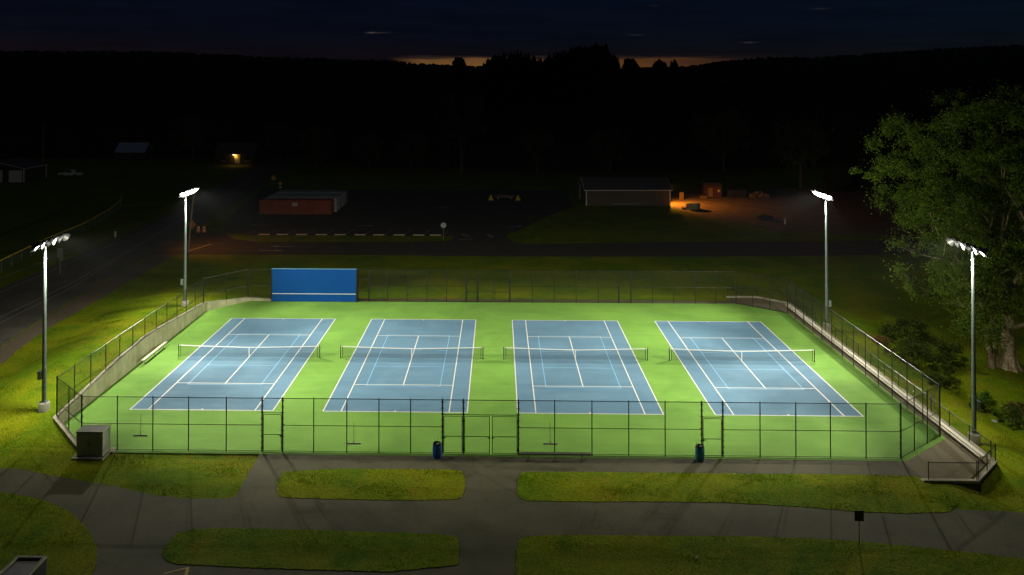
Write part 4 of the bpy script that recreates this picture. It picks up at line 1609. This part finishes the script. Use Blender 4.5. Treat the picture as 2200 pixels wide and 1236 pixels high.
BG = 'bushes along the creek bank'
bush('bush', 'yellow-green bush beyond the right fence, the one farthest left of the creek', 'bush', (66.2, 3.6), 1.9, 2.2, 46, 110, 0.10, M['bush'], 1, BG)
bush('bush', 'dark round bush at the foot of the big tree, left of its trunks', 'bush', (69.7, 4.2), 1.8, 2.6, 46, 110, 0.10, M['bush'], 2, BG)
bush('bush', 'bright green leafy bush behind the front right floodlight pole', 'bush', (67.4, -5.9), 1.15, 1.5, 30, 110, 0.085, M['brightbush'], 3, BG)
bush('bush', 'dull low bush below the bright green one, by the creek', 'bush', (68.3, -8.9), 1.5, 1.2, 36, 100, 0.09, M['bush'], 4, BG)
bush('bush', 'small bush on the right edge near pale creek rocks', 'bush', (69.4, -14.2), 1.4, 0.8, 30, 100, 0.09, M['bush'], 5, BG)
bush('bush', 'shrubby clump in the dark up the bank behind the right fence', 'bush', (70.0, 11.5), 2.2, 2.4, 46, 100, 0.11, M['bush'], 6, BG)
bush('bush', 'rank weeds between the yellow-green bush and the creek', 'bush', (66.4, -1.2), 1.6, 1.0, 40, 100, 0.09, M['bush'], 7, BG)
for k, (x, y, l) in enumerate(((69.5, -7.0, 'tuft of tall dry grass right of the bright green bush'), (69.9, -11.3, 'tuft of dry grass by the pale creek rocks'), (66.0, 8.7, 'tuft of dry grass near the far right floodlight pole'))):
    bush('dry_grass_tuft', l, 'dry grass', (x, y), 1.0, 0.65, 34, 60, 0.10, M['dry'], 30 + k, 'dry grass tufts by the creek')
for k, (x, y, s, l) in enumerate(((67.6, -11.6, 0.28, 'pale rock in the creek bed, the nearer of two'), (66.9, -8.0, 0.22, 'pale rock in the creek bed below the bright bush'))):
    vs, fs = crown_blob(np.random.default_rng(60 + k), (x, y, float(hz(x, y)) - 0.1), s, s * 1.2, 5, 8)
    tag(MB().add(vs, fs).build('creek_rock', M['rock']), l, 'rock', 'pale creek rocks')


def far_tree(name, label, x, y, h, r, seed, group, z=0.0, sparse=1.0, m='farleaf', leaf=0.42, trunk=True, low=False):
    rng = np.random.default_rng(seed)
    t = thing(name, label, 'tree', (x, y, z), 0, group)
    b = MB()
    tips = []
    b.path([(0, 0, -0.5), (0.1, 0, h * 0.25), (rng.normal(0, .3), 0, h * 0.45)], [h * 0.022, h * 0.017, h * 0.013], 8)
    for k in range(5):
        w = 2 * math.pi * k / 5 + rng.uniform(-.4, .4)
        limb(b, rng, (0, 0, h * (0.3 + 0.03 * k)), (math.cos(w) * 0.6, math.sin(w) * 0.6, 1.0), h * 0.28, h * 0.009, 2, tips, 0.45, 0.3, 6)
    b.build('trunk', M['darkbark'], t, True)
    n = int(70 * sparse)
    c = rng.normal(0, 1, (n, 3))
    c /= np.linalg.norm(c, axis=1, keepdims=True)
    c *= rng.uniform(0.35, 1, (n, 1)) ** 0.5
    c = c * np.array([r, r, h * (0.46 if low else 0.36)]) + np.array([0, 0, h * (0.5 if low else 0.62)])
    if not low:
        c = np.concatenate([c, np.array([list(q) for q in tips])])
    V, F = leaf_cloud(rng, c, rng.uniform(0.12, 0.26, len(c)) * r * (1.3 if low else 1), int(60), leaf)
    np_mesh('crown', V, F, M[m], t)
    return t


EG = 'pale trees at the edge of the dark wood'
far_tree('wood_edge_tree', 'tallest dim pale tree behind the parking lot, in the middle', 18, 146, 23, 7.0, 40, EG, sparse=0.8)
far_tree('wood_edge_tree', 'slim leaning pale tree left of the tan building', 38, 140, 13, 3.6, 41, EG, sparse=0.5)
far_tree('wood_edge_tree', 'dim round tree behind the shipping containers, left of the other', -22, 150, 12, 5.0, 42, EG)
far_tree('wood_edge_tree', 'dim low tree behind the right end of the containers', -8, 152, 10, 4.6, 43, EG)
far_tree('wood_edge_tree', 'dim low tree just left of the tallest pale tree', 4, 149, 11, 4.6, 44, EG)
far_tree('wood_edge_tree', 'dim tree behind the roof of the tan building', 58, 148, 12, 5.4, 45, EG)
far_tree('wood_edge_tree', 'dim tall tree right of the yard, left of the far floodlight', 84, 132, 18, 6.2, 46, EG)
far_tree('wood_edge_tree', 'dim tree behind the firewood in the yard', 98, 118, 16, 6.0, 47, EG)
far_tree('wood_edge_tree', 'dim tree beside the porch-lit house on its right', -38, 172, 12, 5.0, 48, EG)
far_tree('wood_edge_tree', 'dim tree left of the porch-lit house', -66, 176, 14, 5.6, 49, EG)

# skyline trees against the afterglow, on the rise behind
SK = 'trees standing black against the afterglow'


def sky_tree(px, top, D, wpx, seed, label):
    k = (D + 73.5) / 1755.7
    x = 27.97 + (px - 1029.2) * k - 0.02373 * (D + 73.5)
    ztop = 25.03 + (171.4 - top) * k
    zb = float(hill_h(x, D))
    h, r = ztop - zb, wpx * k / 2
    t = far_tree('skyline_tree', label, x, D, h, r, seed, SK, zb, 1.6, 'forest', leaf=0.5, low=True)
    rng = np.random.default_rng(seed + 500)
    b = MB()
    for j in range(44):
        f = rng.uniform(0.0, 0.84)
        a = rng.uniform(0, 2 * math.pi)
        q = r * rng.uniform(0.1, 0.85) * math.sqrt(max(0.12, 1 - f ** 2.4))
        b.add(*crown_blob(rng, (q * math.cos(a), q * math.sin(a), h * f - 1.5), r * rng.uniform(0.26, 0.42), h * rng.uniform(0.16, 0.26), 5, 8))
    b.build('inner_foliage', M['forest'], t)


sky_tree(990, 121, 430, 44, 70, 'small pointed tree alone at the left of the afterglow')
sky_tree(1072, 123, 430, 66, 71, 'round-topped tree left of the gap in the middle skyline')
sky_tree(1108, 118, 430, 86, 72, 'broad tree highest in the left clump of the middle skyline')
sky_tree(1142, 128, 430, 62, 73, 'lower tree at the right end of the left skyline clump')
sky_tree(1192, 120, 430, 56, 74, 'tree at the left shoulder of the tallest skyline clump')
sky_tree(1222, 111, 430, 74, 75, 'tree left of the tallest skyline crown')
sky_tree(1260, 103, 430, 88, 76, 'broad tree in the middle of the tallest skyline clump')
sky_tree(1285, 97, 430, 56, 77, 'tallest tree on the skyline, at the right end of the clump')
sky_tree(1310, 122, 430, 44, 78, 'low tree leaning off the right end of the tallest clump')
sky_tree(1352, 129, 430, 62, 79, 'rounded bush-like tree right of the tallest clump')
sky_tree(1412, 131, 430, 56, 80, 'thin open tree in the right part of the afterglow')
sky_tree(1448, 132, 430, 30, 81, 'small tree at the right end of the afterglow')

# ------------------------------------------------------------------ background objects
def container(label, x0, x1, y, m, seed, plate=False):
    L, Wd, H = x1 - x0, 2.44, 2.6
    t = thing('shipping_container', label, 'container', ((x0 + x1) / 2, y + Wd / 2, 0.03), 0, 'shipping containers side by side')
    n = int(L / 0.28)
    b = MB()
    for s in (-1, 1):
        vs, fs = [], []
        for k in range(n * 2 + 1):
            x = -L / 2 + 0.1 + (L - 0.2) * k / (2 * n)
            yy = s * (Wd / 2 - (0.04 if (k // 1) % 2 else 0.0))
            vs += [(x, yy, 0.12), (x, yy, H - 0.08)]
        for k in range(n * 2):
            fs.append((2 * k, 2 * k + 2, 2 * k + 3, 2 * k + 1))
        b.add(vs, fs)
    b.build('side_wall', m, t)
    b = MB()
    b.box((0, 0, H - 0.06), (L - 0.1, Wd - 0.08, 0.05))
    for k in range(int(L / 0.5)):
        b.box((-L / 2 + 0.3 + k * 0.5, 0, H - 0.03), (0.2, Wd - 0.3, 0.03))
    b.build('roof_panel', m, t)
    b = MB()
    for sx in (-1, 1):
        for sy in (-1, 1):
            b.box((sx * (L / 2 - 0.06), sy * (Wd / 2 - 0.02), H / 2), (0.14, 0.14, H))
    for sy in (-1, 1):
        for z in (0.08, H - 0.04):
            b.box((0, sy * (Wd / 2 - 0.02), z), (L - 0.26, 0.12, 0.12))
    b.box((-L / 2 + 0.06, 0, H / 2), (0.06, Wd - 0.2, H - 0.2))
    b.build('frame', m, t)
    for s in (-1, 1):
        b = MB()
        b.box((L / 2 - 0.06, s * 0.58, H / 2), (0.05, 1.12, H - 0.26))
        d = b.build('door', m, t)
        MB().cyl((L / 2 - 0.01, s * 0.3, 0.2), (L / 2 - 0.01, s * 0.3, H - 0.2), 0.02, n=6).build('lock_bar', M['dullalum'], d)
    if plate:
        MB().box((0.0 - 0.1, -Wd / 2 - 0.02, 1.85), (0.95, 0.02, 0.62)).build('name_plate', M['pale'], t)


container('red-brown shipping container with a cream plate, nearest of the row', -16.4, -3.0, 77.6, M['rust'], 1, True)
container('pale shipping container just behind the red-brown one', -16.2, -2.6, 80.6, M['palecont'], 2)
container('grey shipping container third from the front of the row', -16.2, -2.6, 83.4, M['greycont'], 3)
container('pale shipping container fourth from the front of the row', -16.2, -2.6, 86.1, M['palecont'], 4)
container('grey shipping container at the very back of the row', -16.2, -2.6, 88.8, M['greycont'], 5)


def gable_house(name, label, cat, loc, rz, L, D, h, rise, wall, roof, over=0.4, trim=None):
    t = thing(name, label, cat, loc, rz)
    b = MB()
    x, y = L / 2, D / 2
    vs = [(-x, -y, 0), (x, -y, 0), (x, y, 0), (-x, y, 0), (-x, -y, h), (x, -y, h), (x, y, h), (-x, y, h), (-x, 0, h + rise), (x, 0, h + rise)]
    b.add(vs, [(0, 1, 5, 4), (2, 3, 7, 6), (1, 2, 6, 9, 5), (3, 0, 4, 8, 7)])
    b.build('wall', wall, t)
    b = MB()
    sl = rise / y
    for s in (-1, 1):
        yo, zo = s * (y + over), h - sl * over
        b.add([(-x - over, yo, zo), (x + over, yo, zo), (x + over, 0, h + rise), (-x - over, 0, h + rise),
               (-x - over, yo, zo + .14), (x + over, yo, zo + .14), (x + over, 0, h + rise + .14), (-x - over, 0, h + rise + .14)],
              [(3, 2, 1, 0), (4, 5, 6, 7), (0, 1, 5, 4), (1, 2, 6, 5), (3, 0, 4, 7)])
    b.build('roof', roof, t)
    b = MB()
    for s in (-1, 1):
        b.box((0, s * (y + over + 0.04), h - sl * over + 0.06), (2 * (x + over), 0.1, 0.18))
        for e in (-1, 1):
            p0 = Vector((e * (x + over + 0.03), s * (y + over), h - sl * over + 0.05))
            p1 = Vector((e * (x + over + 0.03), 0, h + rise + 0.05))
            b.path([p0, p1], [0.09, 0.09], 4)
        for e in (-1, 1):
            b.box((e * x, s * y, (h - 0.1) / 2), (0.24, 0.24, h - 0.2))
    b.build('trim', trim or M['trim'], t)
    return t


bld = gable_house('equipment_building', 'long tan single-storey building with a dark gable roof behind the grass mound', 'building', (53.55, 94.3, 0), 0.03, 16.6, 9.4, 3.2, 1.75, M['siding'], M['roof'])
b = MB()
b.box((-0.3, -4.73, 0.42), (6.0, 0.1, 0.3))
b.build('foundation_bench', M['dullalum'], bld)
dr = MB().box((8.33, -1.6, 1.05), (0.08, 1.0, 2.1)).build('door', M['trim'], bld)
MB().cyl((8.40, -1.25, 1.0), (8.46, -1.25, 1.0), 0.03, n=6).build('handle', M['dullalum'], dr)
lm = MB().box((8.46, -2.4, 3.98), (0.28, 0.34, 0.22)).build('wall_lamp', M['dullalum'], bld)
MB().box((8.50, -2.4, 3.855), (0.2, 0.26, 0.03)).build('lamp_lens', M['sodium'], lm)
b = MB()
b.box((8.9, -0.6, 2.62), (1.1, 1.4, 0.06))
b.build('door_hood', M['trim'], bld)


def lamp(parent, loc, energy, col, size=0.1, spot=None, aim=None):
    L = bpy.data.lights.new('lamp_light', 'SPOT' if spot else 'POINT')
    L.energy = energy
    L.color = col
    L.shadow_soft_size = size
    if spot:
        L.spot_size = R(spot)
        L.spot_blend = 0.8
    o = bpy.data.objects.new('lamp_light', L)
    C.objects.link(o)
    o.parent = parent
    o.location = loc
    if aim:
        o.rotation_euler = Vector(aim).to_track_quat('-Z', 'Y').to_euler()
    return o


lamp(bld, (9.0, -2.4, 3.9), 6500.0, SODIUM, 0.12, 162, (0.75, -0.25, -1))

# yard things lit by the sodium wall lamp
t = thing('concrete_trough', 'round concrete tank with a lid in the orange-lit yard', 'tank', (65.6, 85.9, 0.02))
MB().lathe([(1.32, 0.0), (1.36, 0.05), (1.36, 1.02), (1.30, 1.05)], n=32).build('tank_wall', M['concrete'], t, True)
MB().lathe([(1.22, 1.05), (1.15, 1.16), (0.5, 1.28), (0.05, 1.32)], n=32).build('lid', M['coping'], t, True)
tag(MB().box((63.8, 85.6, 0.2), (0.7, 0.5, 0.4), 0.3).build('concrete_block', M['coping'], None, bevel=0.03), 'low pale block left of the round tank', 'block')
t = thing('plywood_board', 'pale upright board standing beyond the round tank', 'board', (66.2, 98.5, 0.0), 0.15)
MB().box((0, 0, 0.75), (0.95, 0.06, 1.5)).build('panel', M['wood'], t, bevel=0.01)
MB().box((0.15, 0.25, 0.4), (0.08, 0.5, 0.8)).build('prop', M['wood'], t)
shed = gable_house('storage_shed', 'small red-brown shed lit orange in the yard', 'shed', (73.8, 103.4, 0), -0.1, 3.4, 2.6, 2.35, 0.45, M['darkrust'], M['roof'], 0.15, M['darksiding'])
MB().box((-0.5, -1.33, 1.0), (0.9, 0.06, 1.9)).build('door', M['wood'], shed)
MB().box((1.2, -1.33, 1.35), (0.5, 0.05, 0.55)).build('window', M['pale'], shed)
t = thing('pallet_stack', 'stack of pale wooden pallets left of the yard shed', 'pallets', (71.2, 100.4, 0.0), 0.1)
for k in range(3):
    b = MB()
    for q in range(5):
        b.box((-0.5 + 0.25 * q, 0, 0.13 + 0.15 * k), (0.14, 1.2, 0.025))
    for q in (-0.5, 0, 0.5):
        b.box((0, q, 0.065 + 0.15 * k), (1.2, 0.1, 0.09))
    b.build('pallet', M['wood'], t)
t = thing('dumpster', 'dark steel dumpster right of the yard shed', 'dumpster', (78.6, 102.2, 0.0), -0.1)
b = MB()
b.add([(-1.7, -0.9, 0.15), (1.7, -0.9, 0.15), (1.7, 0.9, 0.15), (-1.7, 0.9, 0.15), (-1.9, -1.0, 1.6), (1.9, -1.0, 1.6), (1.9, 1.0, 1.6), (-1.9, 1.0, 1.6)],
      [(3, 2, 1, 0), (0, 1, 5, 4), (1, 2, 6, 5), (2, 3, 7, 6), (3, 0, 4, 7)])
for s in (-1.2, -0.4, 0.4, 1.2):
    b.box((s, -0.99, 0.9), (0.1, 0.1, 1.4))
b.build('body', M['dark'], t)
for s in (-1, 1):
    MB().box((s * 0.95, 0, 1.66), (1.86, 2.0, 0.06), 0, Matrix.Rotation(0.06, 3, 'X')).build('lid', M['dark'], t)
b = MB()
rg = random.Random(4)
for k in range(90):
    x, z = rg.uniform(-2, 2), rg.uniform(0.1, 1.3)
    if z > 1.4 - abs(x) * 0.35:
        continue
    b.cyl((x, -0.25, z), (x + rg.uniform(-.1, .1), 0.25, z), rg.uniform(0.07, 0.13), n=7)
tag(b.build('firewood_pile', M['wood']), 'heap of split firewood right of the dumpster', 'firewood', kind='stuff')
C.objects['firewood_pile'].location = (83.2, 101.5, 0)
tag(MB().add(*crown_blob(np.random.default_rng(8), (75.5, 74.6, -0.2), 1.7, 0.9, 5, 10)).build('dirt_heap', M['dark']), 'low dark heap in the yard in front of the tank', 'heap')
t = thing('marker_post', 'small white marker post at the front of the dirt yard', 'post', (77.6, 69.6, 0.0))
MB().box((0, 0, 0.5), (0.32, 0.12, 1.0)).build('post', M['trim'], t, bevel=0.02)
MB().box((0, -0.065, 0.72), (0.2, 0.02, 0.2)).build('reflector', M['signback'], t)

# wheel stops along the lot
ws = thing('wheel_stop', '', 'wheel stop', (0, 57.75, 0.022), 0, 'concrete wheel stops')
b = MB()
b.add([(-0.92, -0.09, 0), (0.92, -0.09, 0), (0.92, 0.09, 0), (-0.92, 0.09, 0), (-0.88, -0.05, 0.15), (0.88, -0.05, 0.15), (0.88, 0.05, 0.15), (-0.88, 0.05, 0.15)],
      [(3, 2, 1, 0), (4, 5, 6, 7), (0, 1, 5, 4), (1, 2, 6, 5), (2, 3, 7, 6), (3, 0, 4, 7)])
b.build('concrete_bar', mat('painted_wheel_stop', (0.48, 0.40, 0.22), 0.8, var=0.15, vscale=3), ws)
wx = [-9.8, -6.85, -3.75, -0.6, 2.5, 5.7, 8.75, 12.05, 15.15, 17.85]
ws.location.x = wx[0]
WN = ['first', 'second', 'third', 'fourth', 'fifth', 'sixth', 'seventh', 'eighth', 'ninth']
ws['label'] = 'pale concrete wheel stop at the left end of the row, nearest the road'
for k, x in enumerate(wx[1:]):
    dup(ws, (x, 57.75, 0.022), 0, 'pale concrete wheel stop at the right end, beside the round sign' if k == 8 else
        'pale concrete wheel stop, %s from the left in the row of ten' % WN[k + 1])


# signs and small roadside items
def sign_post(name, label, x, y, h, m=None):
    t = thing(name, label, 'sign', (x, y, 0.0))
    MB().cyl((0, 0, -0.1), (0, 0, h), 0.03, n=8).build('post', M['signback'], t)
    return t


t = sign_post('stop_sign', 'grey back of an eight-sided road sign at the lot exit', 19.4, 53.9, 2.75)
MB().lathe([(0.44, -0.01), (0.44, 0.01)], (0, -0.045, 2.35), 8, Matrix.Rotation(math.pi / 2, 3, 'X') @ Matrix.Rotation(math.pi / 8, 3, 'Z')).build('sign_plate', mat('pale_sign_back', (0.46, 0.50, 0.46), 0.5), t)
MB().cyl((0, -0.07, 1.95), (0, -0.07, 2.75), 0.035, n=6).build('clamp_bar', M['signback'], t)
t = sign_post('warning_sign', 'yellow diamond road sign behind the containers', -24.4, 116.0, 2.6)
MB().box((0, -0.05, 2.15), (0.95, 0.03, 0.95), 0, Matrix.Rotation(math.pi / 4, 3, 'Y')).build('sign_plate', M['yellow'], t)
b = MB()
b.box((0, -0.075, 2.1), (0.10, 0.012, 0.5))
b.box((0.1, -0.075, 2.25), (0.10, 0.012, 0.3), 0, Matrix.Rotation(0.7, 3, 'Y'))
b.build('symbol', M['dark'], t)
t = sign_post('road_sign', 'tall grey back of a road sign across the left road', -28.4, 30.6, 3.4)
MB().box((-0.16, -0.05, 2.75), (0.36, 0.03, 1.2)).build('sign_plate', M['signback'], t)
MB().box((0.2, -0.05, 2.6), (0.34, 0.03, 1.55)).build('sign_plate', M['signback'], t)
t = sign_post('marker_sign', 'narrow white delineator post beyond the left road', -31.3, 51.9, 1.3)
MB().box((0, -0.045, 1.15), (0.26, 0.03, 0.85)).build('sign_plate', M['trim'], t)
t = sign_post('route_sign', 'pair of small yellow road signs beyond the far left floodlight', -19.6, 104, 2.7)
MB().box((0, -0.05, 2.35), (0.6, 0.03, 0.6), 0, Matrix.Rotation(math.pi / 4, 3, 'Y')).build('sign_plate', M['yellow'], t)
MB().box((0, -0.05, 1.55), (0.45, 0.03, 0.45)).build('sign_plate', M['trim'], t)
t = thing('roadworks_sign', 'orange diamond roadworks sign on a folding stand', 'sign', (-22.4, 60.0, 0.0))
MB().box((0, -0.05, 1.25), (1.05, 0.02, 1.05), 0, Matrix.Rotation(math.pi / 4, 3, 'Y')).build('sign_plate', M['orange'], t)
for sx in (-1, 1):
    for sy in (-1, 1):
        MB().cyl((0, 0, 0.6), (sx * 0.55, sy * 0.5, 0.0), 0.025, n=6).build('leg', M['dullalum'], t)
for x, l in ((-21.35, 'orange and white traffic drum next to the roadworks sign'), (-20.4, 'orange and white traffic drum farther right of the roadworks sign')):
    t = thing('traffic_drum', l, 'traffic drum', (x, 59.9, 0.0), 0, 'traffic drums')
    MB().lathe([(0.42, 0), (0.42, 0.08), (0.30, 0.10), (0.29, 0.5), (0.26, 0.52), (0.25, 0.95), (0.20, 1.05)], n=18).build('drum', M['orange'], t, True)
    for z in (0.32, 0.78):
        MB().lathe([(0.297 if z < .5 else .262, z - 0.07), (0.295 if z < .5 else .258, z + 0.07)], n=18).build('reflective_band', M['trim'], t, True)

t = thing('utility_pole', 'leaning wooden utility pole behind the far left floodlight', 'utility pole', (-16.8, 43.6, 0))
MB().path([(0, 0, -0.3), (0.35, 0.1, 4.5), (0.78, 0.2, 9.0)], [0.16, 0.14, 0.11], 10).build('pole', M['wood'], t, True)
arm = MB().path([(0.76, 0.2, 8.6), (0.4, 1.2, 9.0), (0.1, 2.4, 9.0)], [0.04, 0.035, 0.03], 6).build('lamp_arm', M['dullalum'], t, True)
MB().lathe([(0.05, 0.16), (0.14, 0.12), (0.22, 0.0), (0.18, -0.02)], (0.05, 2.6, 8.95), 14).build('lamp_head', M['dullalum'], arm, True)
MB().lathe([(0.01, -0.05), (0.14, -0.03), (0.15, -0.018)], (0.05, 2.6, 8.95), 14).build('lamp_lens', M['sodium'], arm, True)
lamp(t, (0.05, 2.6, 8.8), 1100.0, SODIUM, 0.12, 125, (0.45, 0.25, -1))
t = thing('utility_pole', 'dim bare pole right of the far left garage', 'utility pole', (-102, 157, 0))
MB().path([(0, 0, -0.3), (0, 0, 6), (0.1, 0, 12)], [0.16, 0.14, 0.11], 8).build('pole', M['wood'], t, True)
MB().box((0.1, 0, 11.2), (2.2, 0.1, 0.12)).build('crossbar', M['wood'], t)

# ball-field fence with yellow cap
pts = [(-34.5, 8), (-36.0, 24), (-36.8, 31.6), (-38.9, 46.1), (-39.9, 59.0), (-42.5, 73), (-46.2, 85.7), (-50, 94)]
t = thing('outfield_fence', 'curving ball-field fence with a yellow cap on its top rail', 'fence')
MB().path([(x, y, 1.52) for x, y in pts], [0.075] * len(pts), 8).build('yellow_cap', mat('yellow_cap_plastic', (0.62, 0.45, 0.03), 0.5), t, True)
segs = []
for (x1, y1), (x2, y2) in zip(pts[:-1], pts[1:]):
    segs.append(((x1, y1), (x2, y2), 0.03, 0.03, 1.5))
Vv, Ff = chain_mesh(segs, 0.11, 0.003)
np_mesh('chain_link', Vv, Ff, M['galv'], t)
ax = np.array(pts)
cum = np.concatenate([[0], np.cumsum(np.linalg.norm(np.diff(ax, axis=0), axis=1))])
for u in np.arange(0, cum[-1], 3.0):
    x, y = np.interp(u, cum, ax[:, 0]), np.interp(u, cum, ax[:, 1])
    MB().cyl((x, y, -0.05), (x, y, 1.48), 0.03, n=8).build('post', M['galv'], t, True)

# yellow pyramids and a dark car between them
for x, l in ((26.4, 'yellow pyramid marker left of the dark car'), (32.0, 'yellow pyramid marker right of the dark car')):
    t = thing('pyramid_marker', l, 'marker', (x, 96.2, 0.03), 0, 'yellow pyramid markers')
    b = MB()
    b.add([(-0.55, -0.55, 0.08), (0.55, -0.55, 0.08), (0.55, 0.55, 0.08), (-0.55, 0.55, 0.08), (-0.06, -0.06, 1.15), (0.06, -0.06, 1.15), (0.06, 0.06, 1.15), (-0.06, 0.06, 1.15)],
          [(3, 2, 1, 0), (4, 5, 6, 7), (0, 1, 5, 4), (1, 2, 6, 5), (2, 3, 7, 6), (3, 0, 4, 7)])
    b.build('body', M['yellow'], t)
    MB().box((0, 0, 0.03), (1.3, 1.3, 0.06)).build('base_plate', M['dark'], t)


def vehicle(name, label, cat, loc, rz, body, cabin, Wd, paint, wheels, r, bed=None):
    """body/cabin: side outlines (x,z)"""
    t = thing(name, label, cat, loc, rz)

    def extrude(outline, w, inset=0.0):
        n = len(outline)
        zs = [p[1] for p in outline]
        z0, z1 = min(zs), max(zs)
        vs = []
        for s in (-1, 1):
            for x, z in outline:
                k = 1 - inset * ((z - z0) / (z1 - z0 + 1e-6))
                vs.append((x, s * w / 2 * k, z))
        fs = [tuple(reversed(range(n))), tuple(range(n, 2 * n))] + [(k, (k + 1) % n, n + (k + 1) % n, n + k) for k in range(n)]
        return MB().add(vs, fs)
    extrude(body, Wd, 0.05).build('body', paint, t, bevel=0.05)
    extrude(cabin, Wd * 0.94, 0.18).build('cabin', paint, t, bevel=0.03)
    cx = sum(p[0] for p in cabin) / len(cabin)
    z0, z1 = min(p[1] for p in cabin), max(p[1] for p in cabin)
    for s in (-1, 1):
        b = MB()
        sc = [((x - cx) * 0.84 + cx, z0 + 0.06 + (z - z0) * 0.80) for x, z in cabin]
        vs = [(x, s * (Wd * 0.47 * (1 - 0.18 * (z - z0) / (z1 - z0)) + 0.012), z) for x, z in sc]
        b.add(vs, [tuple(range(len(vs)))]).build('side_window', M['glass'], t)
    for x in wheels:
        for s in (-1, 1):
            w = MB().cyl((x, s * (Wd / 2 - 0.2), r), (x, s * (Wd / 2 + 0.01), r), r, n=18).build('wheel', M['rubber'], t, True)
            MB().cyl((x, s * (Wd / 2 + 0.01), r), (x, s * (Wd / 2 + 0.02), r), r * 0.6, n=14).build('rim', M['dullalum'], w, True)
    xm = max(p[0] for p in body)
    for s in (-1, 1):
        MB().box((xm - 0.01, s * Wd * 0.36, 0.68), (0.06, 0.3, 0.14)).build('headlight', M['trim'], t)
    return t


vehicle('parked_car', 'dark car parked far back between two yellow markers', 'car', (29.2, 98.5, 0.02), 0.05,
        [(-2.1, 0.3), (2.1, 0.3), (2.15, 0.6), (2.0, 0.78), (0.9, 0.92), (-2.0, 0.95), (-2.15, 0.6)],
        [(-1.9, 0.93), (0.95, 0.91), (0.2, 1.42), (-1.3, 1.45)], 1.75, M['carpaint'], (-1.35, 1.35), 0.32)
vehicle('pickup_truck', 'white pickup truck in the dark beside the far left garage', 'truck', (-82.3, 134.9, 0.0), math.pi,
        [(-2.8, 0.45), (2.8, 0.45), (2.85, 0.75), (2.7, 1.08), (0.9, 1.16), (-2.8, 1.12)],
        [(-0.9, 1.14), (1.5, 1.14), (0.8, 1.82), (-0.7, 1.84)], 1.95, M['truckpaint'], (-1.75, 1.8), 0.4)

# far left garage, blue-roofed shed, porch-lit house
g = gable_house('garage', 'dim garage with two white doors at the left edge', 'garage', (-94.2, 128.0, 0), math.pi / 2 - 0.05, 9.0, 13.6, 3.4, 1.5, M['darksiding'], M['roof'], 0.4)
for s in (-1, 1):
    MB().box((-4.54, s * 2.5 - 2.2, 1.45), (0.1, 3.3, 2.9)).build('garage_door', M['truckpaint'], g)
sh = gable_house('blue_roof_shed', 'low building with a pale blue roof among dark trees', 'shed', (-86.0, 180.0, 0), 0.0, 9.0, 6.0, 2.6, 2.6, M['darksiding'], M['blueroof'], 0.3, M['darksiding'])
MB().box((0, -3.03, 1.0), (1.0, 0.06, 2.0)).build('door', M['siding'], sh)
hs = gable_house('porch_house', 'dark far house with one glowing yellow porch', 'house', (-49.5, 169.0, 0), 0.0, 11.0, 8.0, 3.6, 2.4, M['darksiding'], M['roof'], 0.5, M['darksiding'])
MB().box((0.9, -4.06, 1.75), (1.7, 0.08, 2.7)).build('porch_wall', M['housewall'], hs)
dd = MB().box((1.15, -4.12, 1.45), (0.85, 0.06, 2.0)).build('door', M['trim'], hs)
MB().cyl((0.82, -4.2, 1.4), (0.82, -4.15, 1.4), 0.03, n=6).build('handle', M['dullalum'], dd)
for x in (-3.4, 3.6):
    w_ = MB().box((x, -4.05, 1.9), (1.2, 0.06, 1.3)).build('window', M['glass'], hs)
    MB().box((x, -4.04, 1.2), (1.4, 0.12, 0.1)).build('sill', M['trim'], w_)
MB().box((0.9, -4.6, 3.3), (2.6, 1.2, 0.12)).build('porch_roof', M['roof'], hs)
for s in (-0.3, 2.1):
    MB().cyl((s, -5.1, 0.0), (s, -5.1, 3.24), 0.07, n=8).build('porch_post', M['wood'], hs)
pl = MB().lathe([(0.02, -0.16), (0.10, -0.12), (0.13, 0.0), (0.05, 0.12)], (-0.15, -4.35, 3.0), 12).build('porch_lamp', M['porch'], hs, True)
lamp(hs, (0.35, -4.5, 2.5), 34.0, (1.0, 0.50, 0.07), 0.08)

# ------------------------------------------------------------------ added haze imitating lens glow at the lamps
HAZE = 0.00006
b = MB()
b.box((0, 1225, 66), (4800, 2990, 142))
hz_o = b.build('haze', None)
hm = bpy.data.materials.new('lens_glow_haze')
hm.use_nodes = True
hm.node_tree.nodes.clear()
pv = hm.node_tree.nodes.new('ShaderNodeVolumePrincipled')
pv.inputs['Color'].default_value = (0.9, 0.95, 1.0, 1)
pv.inputs['Density'].default_value = HAZE
pv.inputs['Anisotropy'].default_value = 0.2
ho = hm.node_tree.nodes.new('ShaderNodeOutputMaterial')
hm.node_tree.links.new(pv.outputs[0], ho.inputs['Volume'])
hz_o.data.materials.append(hm)
tag(hz_o, 'thin added haze imitating lens glow around the floodlights', 'haze', kind='stuff')
S.cycles.volume_bounces = 0

for o in C.objects:
    if o.type == 'EMPTY' and not o.get('label'):
        print('NO LABEL', o.name)
print('objects', len(C.objects))
